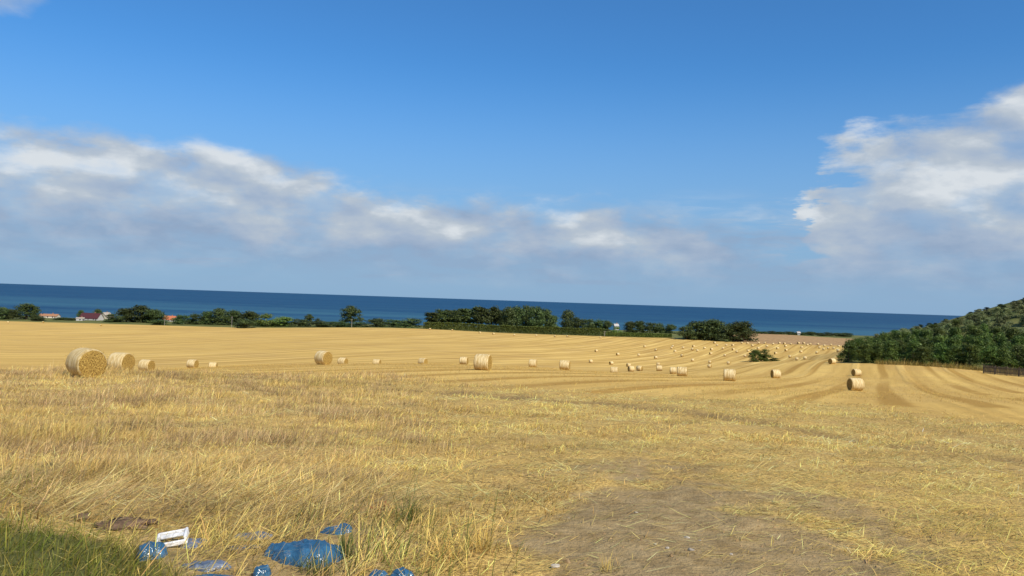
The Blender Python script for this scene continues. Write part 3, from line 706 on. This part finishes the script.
def plant(kind, name, x, y, z, height, width, label, cat, group=None):
    i = cnt.get(kind, 0); cnt[kind] = i+1; p = TP[kind][i % len(TP[kind])]
    o = empty(name, (x, y, z-.1), random.uniform(0, 6.28)); o.scale = (width/p['W'], width/p['W'], (height+.1)/p['H'])
    tag(o, label, cat, group); obj('crown', p['crown'], o); obj('trunk', p['trunk'], o); return o
def plant_px(kind, name, px, D, topy, wpx, label, cat, group=None):
    D = wd(D); x, y, z = at(px, D); a, t_ = ray(px, topy); h = max(.8, (EYE-t_*D)-z)
    return plant(kind, name, x, y, z, h*1.04, wpx*D/FPX*1.42, label, cat, group)
GL = 'trees and bushes along the coast on the left'
LEFT = [('bush', 2, 500, 308, 13, 'dark bush at the very left edge of the photo, by the field edge'), ('bush', 12, 505, 309, 12, 'low green bush between the leftmost bush and the tall one'),
 ('tree', 26, 510, 304.5, 19, 'tallest dark green tree near the left edge, left of the brown roof'), ('bush', 37, 495, 315, 12, 'small bush in front of the left end of the brown roof'),
 ('bush', 62, 515, 317.5, 14, 'low scrub between the brown roof and the maroon house'), ('bush', 72, 515, 318, 12, 'small low bush touching the left of the maroon house'),
 ('tree', 80, 552, 310.5, 5.5, 'narrow dark tree at the left gable of the maroon house'), ('tree', 97.5, 552, 309.5, 7.5, 'round dark tree rising behind the right side of the maroon house'),
 ('bush', 113, 505, 314, 14, 'bush right of the beige roof'), ('tree', 126, 515, 309, 18, 'left half of the broad dark hump left of the orange roof'),
 ('tree', 141, 515, 306.5, 22, 'highest tree of the broad hump left of the orange roof'), ('tree', 154, 512, 310, 18, 'tree touching the left end of the orange roof'),
 ('bush', 160, 485, 320, 16, 'low bush at the foot of the broad hump, left of the orange roof'), ('bush', 182, 505, 315, 16, 'first bush right of the orange roof'),
 ('bush', 196, 508, 314, 16, 'low bush right of the orange roof, second one'), ('tree', 208, 512, 312, 14, 'small tree left of the pole before the long belt'),
 ('tree', 219, 510, 309.5, 17, 'rounded tree just left of the grey pole'), ('tree', 234, 510, 311, 16, 'tree behind the grey pole on the left'),
 ('tree', 249, 508, 312, 18, 'tree right of the grey pole, over a dark bush'), ('bush', 246, 470, 320, 20, 'dark low bush at the field edge right of the grey pole'),
 ('hedge', 266, 495, 315, 20, 'bright green bush at the left end of the coast hedge'), ('hedge', 283, 495, 317, 20, 'bright green bush in the middle of the coast hedge left'),
 ('bush', 299, 495, 319, 18, 'green bush at the right end of the coast hedge left'), ('airy', 309, 520, 314.5, 10, 'thin brownish small tree left of the lone airy tree'),
 ('bush', 318.5, 505, 318.5, 6, 'tiny dark bush between thin tree and lone airy tree'), ('bush', 318, 490, 321.5, 22, 'low green hedge bush below the tiny dark bush'),
 ('bush', 337, 490, 321.5, 24, 'low green hedge bush left of the airy tree foot'), ('bush', 356, 490, 322, 24, 'low green hedge bush at the airy tree foot'),
 ('airy', 350.5, 515, 306.5, 21, 'lone airy wide-topped tree with bare stems against the sea'),
 ('bush', 375, 495, 319, 19, 'dark low bush right of the lone airy tree'), ('bush', 392, 500, 319.5, 20, 'dark low bush midway between airy tree and the wood'), ('bush', 410, 495, 318.5, 22, 'dark low bush left of the wood')]
for k_, px_, D_, ty, wp, lab in LEFT: plant_px(k_, 'tree' if k_ in ('tree', 'airy') else 'bush', px_, D_, ty, wp, lab, 'tree' if k_ in ('tree', 'airy') else 'bush', GL)
GW = 'trees of the wood by the sea'
ORD = ['first', 'second', 'third', 'fourth', 'fifth', 'sixth', 'seventh', 'eighth', 'ninth', 'tenth', 'eleventh', 'twelfth', 'thirteenth', 'fourteenth', 'fifteenth', 'sixteenth', 'seventeenth', 'eighteenth', 'nineteenth', 'twentieth']
wood = [(432, 311.5, 13), (440, 309.5, 13), (448, 309, 12), (456, 310, 10), (464, 307.5, 14), (473, 306.5, 14), (482, 306, 14), (491, 306.5, 14), (500, 309, 13), (508, 308.5, 14), (517, 307.5, 15), (526, 307, 15), (536, 308, 15), (545, 310, 14), (552, 316, 12)]
for i, (px_, ty, wp) in enumerate(wood):
    plant_px('tall' if i < 9 else 'tree', 'tree', px_, 535+(i % 3)*7, ty, wp, ORD[i]+' tree from the left in the tall wood by the sea', 'tree', GW)
plant_px('tree', 'tree', 567.5, 520, 311.5, 13, 'single round dark tree just right of the tall wood', 'tree')
for i, (px_, ty, wp) in enumerate([(578, 318.5, 14), (588, 319, 15), (599, 320, 14), (608, 321.5, 10)]):
    plant_px('bush', 'bush', px_, 505, ty, wp, ORD[i]+' low bush right of the round tree, before the white building', 'bush', 'low bushes beside the round tree')
# the long clipped hedge in front of the wood
def hedge(name, pts, label, hpx=None):
    pts = [(p, wd(D), t_) for p, D, t_ in pts]
    o = empty(name, at(pts[0][0], pts[0][1])); tag(o, label, 'hedge'); Vs = []; base = Vector(o.location); r = np.random.default_rng(5); n = 0
    for (p0, D0, t0), (p1, D1, t1) in zip(pts[:-1], pts[1:]):
        x0, y0, z0 = at(p0, D0); x1, y1, z1 = at(p1, D1); h0 = EYE-ray(p0, t0)[1]*D0-z0; h1 = EYE-ray(p1, t1)[1]*D1-z1
        L = math.hypot(x1-x0, y1-y0); m = int(L*230); s = r.random(m); hh = h0+(h1-h0)*s
        hh = hh*(1+.10*(vnoise(s*L*.25+p0, s*0)-.5)+.06*(vnoise(s*L*.9+p0, s*0+9)-.5))
        v = r.random(m)**.75; sidew = r.uniform(-1, 1, m)
        nx, ny = -(y1-y0)/L, (x1-x0)/L; ww = 1.7*(1-.25*v**3)
        topf = r.random(m) < .35; v = np.where(topf, r.uniform(.93, 1.02, m), v); sidew = np.where(topf, sidew, np.sign(sidew)*(.75+.3*r.random(m)))
        p = np.stack([x0+(x1-x0)*s+nx*ww*sidew, y0+(y1-y0)*s+ny*ww*sidew, z0+(z1-z0)*s+v*hh], 1)-np.array(base)
        a = r.normal(0, 1, (m, 3)); a /= np.linalg.norm(a, axis=1)[:, None]; b = np.cross(a, r.normal(0, 1, (m, 3))); b /= np.linalg.norm(b, axis=1)[:, None]
        Vs.append(np.stack([p-a*.36, p+b*.26, p+a*.36, p-b*.26], 1).reshape(-1, 3))
    V = np.concatenate(Vs); n = len(V)//4
    obj('foliage', np_mesh('foliage', V, (np.arange(n)*4)[:, None]+np.arange(4)[None], M_hedge), o)
    for q, (p_, D_, t_) in enumerate(pts):
        x_, y_, z_ = at(p_, D_); bm = bmesh.new(); bm_tube(bm, [(0, 0, -.2), (.05, 0, 1.2), (.1, .05, 2.6)], [.10, .08, .04], 6)
        obj('stem', bm_mesh('stem', bm, M_bark), o, Vector((x_, y_, z_))-base)
hedge('hedge', [(424, 482, 322.5), (455, 474, 323), (490, 466, 325), (525, 455, 326.5), (560, 445, 327.5), (604, 436, 328.5)], 'long clipped green hedge in front of the tall wood')
hedge('hedge', [(605, 434, 332), (640, 432, 333.2), (672, 430, 334.5)], 'low clipped hedge running right below the white building')
for i, (px_, ty, wp) in enumerate([(630, 322, 11), (640, 321.5, 12), (650, 322.5, 12), (660, 323.5, 12), (671, 325, 13)]):
    plant_px('tree' if i < 2 else 'bush', 'tree' if i < 2 else 'bush', px_, 500, ty, wp, ORD[i]+' of the dark trees between the white building and the round clump', 'tree' if i < 2 else 'bush', 'dark trees right of the white building')
for px_, D_, ty, wp, lab in ((687, 418, 326, 16, 'low left tree of the round clump on the field edge'), (699, 420, 322.5, 22, 'left dome of the round clump on the field edge'), (712, 418, 320.5, 24, 'highest tree of the round clump on the field edge'), (724, 412, 326, 16, 'paler low tree in the middle of the round clump'), (733, 414, 325, 18, 'tree in the right part of the round clump'), (743, 412, 322.5, 24, 'rightmost dome of the round clump on the field edge')):
    plant_px('tree' if ty < 324 else 'bush', 'tree', px_, D_, ty, wp, lab, 'tree', 'round clump of trees on the field edge')
for i, px_ in enumerate((762, 771, 780, 789, 802, 811, 820, 829, 838, 846)):
    plant_px('bush', 'bush', px_, 688+(i % 3)*4, 331.4+.22*i-(.6 if i % 2 else 0), 12, ORD[i]+' low scrub bush from the left on the shore beyond the brown field', 'bush', 'scrub on the shore beyond the brown field')
# lone bush
LD = 200+(hit(762, 361.5, 120, 500)[1]-200)/1.55 if hit(762, 361.5, 120, 500)[1] > 200 else hit(762, 361.5, 120, 500)[1]
print('LONE', LD)
plant_px('thicket', 'bush', 756.5, LD, 350.0, 13, 'lone dark bush, its taller left part, standing in the field', 'bush')
plant_px('thicket', 'bush', 766, LD, 349.3, 12, 'lone dark bush, its right part, standing in the field', 'bush')
plant_px('thicket', 'bush', 775, LD, 358.0, 10, 'low tail of green at the right foot of the lone dark bush', 'bush')

# thicket on the slope at the right
skyline = lambda px: np.interp(px, [840, 850, 880, 900, 930, 950, 985, 1024, 1120, 1300], [352, 342, 334, 330, 326, 322, 311, 301, 286, 270])
fedge = lambda px: np.interp(px, [840, 850, 935, 1020, 1150, 1300], [186, 182, 172, 160, 146, 132])
GT = 'dense thicket on the slope at the right'
k = 0
for row in range(11):
    off = row*13.0
    for px_ in np.arange(848+row*4.0, 1090, 15.5-.55*row):
        p_ = px_+random.uniform(-4, 4); D = fedge(p_)+3+off+random.uniform(-4, 4)
        x_, y_, z_ = at(p_, D)
        room = EYE-ray(p_, skyline(p_))[1]*D-z_            # room up to the skyline
        if row > 0 and room < .2: continue
        up = (project(np.array(x_), np.array(y_), np.array(z_+3))[1]-skyline(p_))
        if row == 0: kd, hh = 'thicket', random.uniform(4.0, 5.6)
        elif row < 4: kd, hh = 'thicket', random.uniform(4.5, 6.2)
        else: kd, hh = ('silver' if random.random() < .72 else 'thicket'), random.uniform(3.2, 4.6)
        if row >= 7: kd, hh = ('pine' if random.random() < .55 else 'silver'), random.uniform(3.6, 5.6)
        hh = max(2.0, min(hh, room*1.08)) if row > 0 else min(hh, max(2.4, room))
        band = 'at the foot of the slope' if row == 0 else ('low on the slope' if row < 4 else ('on the upper slope' if row < 7 else 'along the top of the slope'))
        side = 'left end' if p_ < 880 else 'left half' if p_ < 920 else 'middle' if p_ < 960 else 'right half' if p_ < 1000 else 'right edge'
        noun = {'thicket': 'dark green shrub', 'silver': 'pale silvery shrub', 'pine': 'small dark pine'}[kd]
        plant(kd, {'thicket': 'shrub', 'silver': 'shrub', 'pine': 'pine_tree'}[kd], x_, y_, z_, hh, {'thicket': 5.6, 'silver': 4.6, 'pine': 3.2}[kd]*random.uniform(.85, 1.15),
              f'{noun} {band}, {side} of the right-hand thicket', 'pine tree' if kd == 'pine' else 'shrub', f'{noun}s {band} in the right-hand thicket, {side}')
        k += 1
print('THICKET', k)
# dry grass along the foot of the thicket
x = []; y = []
for px_ in np.arange(852, 1200, .06):
    D = fedge(px_)-1.5+rng.normal(0, 1.0); a = ray(px_, 330)[0]; x.append(a*D); y.append(D)
x = np.array(x); y = np.array(y); k = fbm(x*.12, y*.12+3, 2) > .45; x, y = x[k], y[k]; n = len(x)
blades('verge_grass', x, y, .9*np.exp(rng.normal(0, .3, n)), np.abs(rng.normal(.2, .15, n)), rng.normal(.4, .2, n), rng.normal(0, 1, n), .05+0*x, vary((.34, .26, .085), n, .2), M_straw, 'tall dry yellow grass along the foot of the thicket', 'grass', segs=2)

# ------------------------------------------------------------------ fence at the right edge
def fence():
    x0, y0, z0 = at(984, 156); x1, y1, z1 = at(1075, 140)
    o = empty('board_fence', (x0, y0, z0)); tag(o, 'dark weathered board fence at the foot of the thicket, right edge', 'fence')
    L = math.hypot(x1-x0, y1-y0); yaw = math.atan2(y1-y0, x1-x0)
    bm = bmesh.new(); bm_box(bm, (0, 0, 0), (.17, .028, 1.0), bevel=.004); bme = bm_mesh('board', bm, M_wood)
    bm = bmesh.new(); bm_box(bm, (0, 0, 0), (.13, .13, 1.8), bevel=.01); pme = bm_mesh('post', bm, M_wood)
    bm = bmesh.new(); bm_box(bm, (0, 0, 0), (2.28, .05, .10), bevel=.006); rme = bm_mesh('rail', bm, M_wood)
    n = int(L/.25)
    def put(me, nm, s, dz, back, rx=0, sc=1):
        q = obj(nm, me, o); xx, yy = x0+(x1-x0)*s/L, y0+(y1-y0)*s/L
        zz = float(gz(np.array(xx), np.array(yy)))
        q.location = (xx-x0-math.sin(yaw)*back, yy-y0+math.cos(yaw)*back, zz-z0+dz); q.rotation_euler = (0, rx, yaw); q.scale = (1, 1, sc)
    for i in range(n):
        sc = random.uniform(1.45, 1.65); put(bme, 'board', (i+.5)*.25, sc/2+.04, random.uniform(-.006, .006), random.uniform(-.012, .012), sc)
    slope = math.atan2(z1-z0, L)
    for i in range(int(L/2.4)+1):
        put(pme, 'post', i*2.4+.01, .8, .10)
        if i*2.4+2.4 < L:
            for hz_ in (.4, 1.25): put(rme, 'rail', i*2.4+1.2, hz_, .045, -slope)
fence()

# ------------------------------------------------------------------ houses
def house(px, D, wpx, eave, ridge, depth, roofm, wallm, yaw, label, gable='side', z_off=0.0, win=3, name='house'):
    D = wd(D); x, y, z = at(px, D); Wd = wpx*D/FPX; yb = z+z_off
    he = min(3.6, max(1.8, EYE-ray(px, eave)[1]*D-yb)); he = max(he, EYE-ray(px, eave)[1]*D-yb) if name == 'barn' else he; hr = min(he+4.5, max(he+.8, EYE-ray(px, ridge)[1]*D-yb))
    o = empty(name, (x, y, yb), R(yaw)); tag(o, label, 'house')
    hw, hd = Wd/2, depth/2
    bm = bmesh.new()        # walls with gables at +-x
    P_ = [(-hw, -hd, -1), (hw, -hd, -1), (hw, hd, -1), (-hw, hd, -1), (-hw, -hd, he), (hw, -hd, he), (hw, hd, he), (-hw, hd, he), (-hw, 0, hr-.05), (hw, 0, hr-.05)]
    v = [bm.verts.new(p) for p in P_]
    for f in ((0, 1, 5, 4), (2, 3, 7, 6), (1, 2, 6, 9, 5), (3, 0, 4, 8, 7), (3, 2, 1, 0)): bm.faces.new([v[i] for i in f])
    obj('wall', bm_mesh('wall', bm, wallm), o)
    bm = bmesh.new(); ov = .35; dz = (hr-he)/hd*ov; th = .16
    for s in (-1, 1):
        a = [(-hw-ov, s*(hd+ov), he-dz), (hw+ov, s*(hd+ov), he-dz), (hw+ov, 0, hr+.04), (-hw-ov, 0, hr+.04)]
        lo = [bm.verts.new(p) for p in a]; hi = [bm.verts.new((p[0], p[1], p[2]+th)) for p in a]
        bm.faces.new(lo); bm.faces.new(hi[::-1])
        for i in range(4): bm.faces.new((lo[i], lo[(i+1) % 4], hi[(i+1) % 4], hi[i]))
    rf = obj('roof', bm_mesh('roof', bm, roofm), o)
    bm = bmesh.new(); bm_box(bm, (hw*.35, .3, hr+.35), (.7, .6, 1.3), bevel=.03); bm_box(bm, (hw*.35, .3, hr+1.05), (.84, .74, .12)); obj('chimney', bm_mesh('chimney', bm, M_rust), rf)
    for i in range(win):
        wx = -hw+Wd*(i+.75)/(win+.5); hz_ = min(he-.75, 1.5)
        bm = bmesh.new()
        for dx in (-.52, .52): bm_box(bm, (wx+dx, -hd-.03, hz_), (.09, .10, 1.2))
        for dz_ in (-.6, .6): bm_box(bm, (wx, -hd-.03, hz_+dz_), (.95, .10, .09))
        f = obj('window', bm_mesh('window_frame', bm, M_white), o)
        bm = bmesh.new(); bm_box(bm, (wx, -hd-.008, hz_), (.94, .03, 1.1)); obj('pane', bm_mesh('pane', bm, M_glass), f)
    bm = bmesh.new(); bm_box(bm, (hw*.82, -hd-.03, 1.0), (.9, .08, 2.0), bevel=.01); obj('door', bm_mesh('door', bm, M_wood), o)
    return o
house(49, 545, 17, 317.5, 314, 8, M_rust, M_cream, 6, 'low house with reddish brown roof near the left edge, beyond scrub')
house(91, 528, 20, 319.0, 313.2, 9, M_maroon, M_white, -8, 'house with dark maroon roof and white walls on the left')
house(105.5, 560, 9, 319.5, 312.5, 10, M_beige, M_cream, 75, 'house with grey beige roof just right of the maroon one')
house(80, 515, 7, 320, 317.5, 5, M_beige, M_white, 20, 'small white gabled outbuilding before the maroon house', win=1)
house(169.5, 545, 12, 319.8, 316, 8, M_orange, M_white, 4, 'house with bright orange tiled roof among the trees')
house(616, 500, 4, 325.8, 324.0, 5, M_white, M_white, 5, 'small white building in the gap right of the low bushes', win=1, name='barn')
plant_px('hedge', 'bush', 617, 470, 327.4, 9, 'low green bush in front of the small white building', 'bush')
house(798.5, 688, 3.0, 332.8, 331.8, 4, M_white, M_white, 0, 'small white shed on the shore beyond the brown field', win=1)

# ------------------------------------------------------------------ poles
def pole(px, D, topy, label):
    D = wd(D); x, y, z = at(px, D); h = EYE-ray(px, topy)[1]*D-z
    o = empty('utility_pole', (x, y, z)); tag(o, label, 'pole', 'wooden poles along the coast')
    bm = bmesh.new(); bm_tube(bm, [(0, 0, -.4), (0, 0, h*.5), (0, 0, h)], [.17, .15, .12], 8); obj('shaft', bm_mesh('shaft', bm, M_pole), o)
    bm = bmesh.new(); bm_box(bm, (0, -.17, h-.5), (1.6, .12, .12), bevel=.01); c = obj('crossarm', bm_mesh('crossarm', bm, M_pole), o)
    for dx in (-.65, 0, .65):
        bm = bmesh.new(); bm_tube(bm, [(dx, -.17, h-.45), (dx, -.17, h-.28), (dx, -.17, h-.2)], [.05, .06, .03], 6); obj('insulator', bm_mesh('insulator', bm, M_white), c)
pole(231.5, 478, 316.5, 'grey wooden pole before the trees on the left, beside a dark bush')
pole(351.5, 478, 319, 'pale wooden pole at the foot of the lone airy tree')
pole(604.8, 432, 331, 'short pale pole at the right end of the long hedge')
pole(164.3, 482, 319, 'pale pole in front of the left end of the orange roof')

# ------------------------------------------------------------------ discarded plastic in the foreground
def sack(px, py, w, d, h, yaw, m, label, seed, name='plastic_sack', ridges=7, flat=False):
    x, y, z = hit(px, py, 4, 12); r = np.random.default_rng(seed)
    nu, nv_ = 72, 30; V = []; ph = r.random(12)*6.283
    for i in range(nv_+1):
        f = i/nv_                                   # 0 rim .. 1 crown
        for k in range(nu):
            a = 2*math.pi*k/nu
            lobe = 1+.10*math.sin(2*a+ph[0])+.09*math.sin(3*a+ph[1])+.06*math.sin(5*a+ph[2])+.03*math.sin(11*a+ph[3])
            rad = math.cos(f*math.pi/2)**.55*lobe
            X, Y = rad*w/2*math.cos(a), rad*d/2*math.sin(a)
            zz = h*math.sin(f*math.pi/2)
            s1 = X/w*2*ridges+.9*math.sin(Y/d*5+ph[4])+ph[5]; s2 = X/w*2*ridges*.55+Y/d*7+ph[6]
            wr = (1-abs(math.sin(s1)))**2*.12+(1-abs(math.sin(s2)))**2.5*.17+(1-abs(math.sin(s1*1.7+Y/d*11)))**3*.09-.07*math.sin(X/w*9+Y/d*4+ph[7])
            zz += wr*h*(.5 if ridges <= 4 else .8)*min(1, f*3+.1)+(r.normal(0, .006) if f < .1 else 0)
            V.append((X, Y, zz-.02))
    F = []
    for i in range(nv_):
        for k in range(nu): F.append((i*nu+k, i*nu+(k+1) % nu, (i+1)*nu+(k+1) % nu, (i+1)*nu+k))
    o = obj(name, np_mesh(name, np.array(V), np.array(F), m, None, True), None, (x, y, z-.012)); o.rotation_euler = (r.normal(0, .06), r.normal(0, .06), yaw)
    tag(o, label, 'plastic', 'discarded plastic in the straw'); return o
sack(304, 560, .62, .36, .15, .06, M_blue, 'large glossy crumpled blue plastic sack bulging out of the straw', 1)
sack(151, 556, .22, .24, .13, .3, M_blue, 'blue plastic hump at the left, beside the white plastic crate piece', 2, ridges=3)
sack(222, 579, .50, .20, .085, -.05, M_blue, 'flat blue plastic sheet along the bottom, left of the big sack', 3, ridges=4)
sack(262, 572, .14, .14, .10, .3, M_blue, 'small rounded blue plastic lump just below left of the big sack', 4, ridges=3)
sack(336, 536, .34, .26, .07, .25, M_blue, 'crumpled dark blue plastic behind the right end of the big sack', 5, ridges=6)
sack(252, 536, .40, .24, .075, -.1, M_film, 'faded grey blue plastic film half buried behind the straw heap', 6, 'plastic_film', 6)
sack(243, 549, .34, .16, .05, .1, M_film, 'thin grey plastic film strip among straw, left of the big sack', 12, 'plastic_film', 6)
sack(192, 541, .30, .26, .07, .1, M_film, 'faded grey plastic film under the white plastic crate piece', 7, 'plastic_film', 6)
sack(205, 566, .34, .2, .065, .2, M_film, 'grey blue plastic film strip below the straw heap', 8, 'plastic_film', 6)
sack(378, 578, .17, .16, .09, .2, M_blue, 'left one of two blue plastic lumps at the bottom, right of the big sack', 9, ridges=3)
sack(401, 578, .19, .16, .10, -.3, M_blue, 'right one of two blue plastic lumps at the bottom, right of the big sack', 10, ridges=3)
# broken white plastic crate piece
x_, y_, z_ = hit(173, 542, 4, 12)
cr_ = empty('plastic_crate', (x_, y_, z_+.035), R(14)); cr_.rotation_euler = (R(14), R(-9), R(14)); cr_.scale = (.95, 1.05, .75); tag(cr_, 'broken white plastic crate piece lying among blue plastic', 'crate')
for nm, c, s in (('rim', (0, -.075, .035), (.25, .020, .055)), ('rim', (0, .085, .045), (.25, .020, .050)), ('side', (-.118, .005, .04), (.022, .15, .075)), ('side', (.118, .005, .045), (.024, .15, .10)), ('crossbar', (.01, .03, .052), (.215, .045, .022))):
    bm = bmesh.new(); bm_box(bm, c, s, bevel=.006); obj(nm, bm_mesh(nm, bm, M_wplas), cr_)

# ------------------------------------------------------------------ stones, clods, small plants
# crumbs and clods strewn over the bare earth
x, y = scatter(9000, 4.3, 24, 1.0, .7)
zz_ = zones(x, y); k = rng.random(len(x)) < zz_[2]*.55*(fbm(x*1.5+3, y*1.5, 3) > .42); x, y = x[k], y[k]; n = len(x)
tet = np.array([(0, 0, .55), (.5, .05, -.1), (-.2, .48, -.1), (-.35, -.38, -.1), (.2, -.3, .3)]); tf = np.array([(0, 4, 1), (0, 1, 2), (0, 2, 3), (0, 3, 4), (4, 3, 1)])
sz = (.012+.016*rng.random(n)**3)*np.exp(rng.normal(0, .35, n)); an = rng.random(n)*6.283
L = tet[None]*(1+rng.normal(0, .22, (n, 5, 3))); ca_, sa_ = np.cos(an)[:, None], np.sin(an)[:, None]
L = np.stack([L[..., 0]*ca_-L[..., 1]*sa_, L[..., 0]*sa_+L[..., 1]*ca_, L[..., 2]*.8], -1)*sz[:, None, None]*1.6
V = (L+np.stack([x, y, gz(x, y)], 1)[:, None]).reshape(-1, 3)
tag(obj('earth_crumbs', np_mesh('earth_crumbs', V, ((np.arange(n)*5)[:, None, None]+tf[None]).reshape(-1, 3), M_crumb)), 'small crumbs and clods of dry earth on the bare patch', 'earth', kind='stuff')
def lump(name, px, py, w, d, h, m, label, cat, seed, group=None, rough_=.18, sub=2):
    x, y, z = hit(px, py, 4, 30); bm = bmesh.new(); bmesh.ops.create_icosphere(bm, subdivisions=sub, radius=1.0); r = random.Random(seed)
    ax = [Vector((r.gauss(0, 1), r.gauss(0, 1), r.gauss(0, 1))).normalized() for _ in range(9)]; cu = [r.uniform(*((.55, .95) if sub < 3 else (.82, .99))) for _ in ax]
    for v in bm.verts:
        c = v.co.copy()
        for a, q in zip(ax, cu):
            s = c.dot(a)
            if sub > 2: c *= 1+.055*math.sin(s*7+q*40)
            elif s > q: c -= a*(s-q)*.85
        c *= 1+r.uniform(-rough_, rough_)*.5
        v.co = (c.x*w/2, c.y*d/2, c.z*h/2+h*.28)
    o = obj(name, bm_mesh(name, bm, m, sub > 2), None, (x, y, z)); o.rotation_euler = (0, 0, r.uniform(0, 3)); tag(o, label, cat, group); return o
GS = 'pale stones on the bare earth'
for i, (px_, py_, w_, lab) in enumerate([(691, 555, .10, 'largest pale stone on the bare earth, right of the track'), (700, 543, .05, 'small pale stone just above the largest one on bare earth'), (667, 553, .07, 'flat pale stone left of the largest one on bare earth'), (731, 557, .06, 'pale stone right of the largest one on bare earth'),
        (655, 550, .05, 'small sliver of pale stone at the left of the stone group'), (569, 516, .035, 'tiny white pebble on the left edge of the bare earth'), (555, 568, .12, 'broad flat pale stone at the bottom of the bare earth'), (636, 513, .06, 'low pale stone in the middle of the bare earth'), (687, 538, .09, 'long low pale stone above the stone group'),
        (382, 560, .05, 'small white scrap between the big sack and the right blue lumps'), (790, 507, .03, 'tiny white pebble on the dark soil at the right')]):
    w_ *= .8; lump('stone', px_, py_, w_, w_*.7, w_*.34, M_stone, lab, 'stone', 100+i, GS)
lump('earth_mound', 124, 526, .46, .36, .085, M_clod, 'low mound of dark dry earth left of the white plastic piece', 'earth mound', 200, None, .35, 4)
lump('earth_clod', 82, 522, .16, .12, .08, M_clod, 'small dark earth clod left of the earth mound', 'earth clod', 201, None, .35, 3)
def tuft(name, px, py, n, h, spread, col, label, cat, m, th=.35, wd=.006):
    x, y, z = hit(px, py, 4, 30); bx_ = x+rng.normal(0, spread, n); by_ = y+rng.normal(0, spread, n)
    o = blades(name, bx_, by_, h*np.exp(rng.normal(0, .3, n)), np.abs(rng.normal(th, .25, n)), rng.normal(.5, .3, n), rng.random(n)*6.283, wd*np.exp(rng.normal(0, .2, n)), vary(col, n, .25), m, label, cat, kind=None)
    o.data.transform(Matrix.Translation((-x, -y, -z))); o.location = (x, y, z); return o
tuft('grass_tuft', 411, 526, 90, .26, .06, (.15, .17, .035), 'small green grass tuft right of the rusty plant, above the blue lumps', 'grass tuft', M_grass)
tuft('grass_tuft', 345, 560, 60, .22, .035, (.13, .16, .035), 'green grass tuft at the right end of the big blue sack', 'grass tuft', M_grass, .15)
tuft('grass_tuft', 318, 572, 90, .15, .06, (.17, .19, .05), 'short green tuft in front of the big blue sack', 'grass tuft', M_grass)
tuft('weed', 387, 512, 60, .11, .06, (.26, .085, .03), 'rust red withered weed in the straw above the blue plastic', 'weed', M_straw, .7, .018)
tuft('weed', 52, 467, 60, .10, .08, (.040, .045, .014), 'dark green low weed in the tall dry grass on the left', 'weed', M_grass, .9, .022)
tuft('grass_tuft', 447, 562, 80, .22, .07, (.62, .45, .17), 'pale straw tuft left of the bare earth at the bottom', 'grass tuft', M_straw)
tuft('grass_tuft', 480, 555, 90, .24, .07, (.60, .44, .16), 'pale straw tuft at the left rim of the bare earth', 'grass tuft', M_straw)
tuft('grass_tuft', 608, 571, 40, .12, .05, (.55, .41, .17), 'small straw tuft standing on the bare earth at the bottom', 'grass tuft', M_straw)
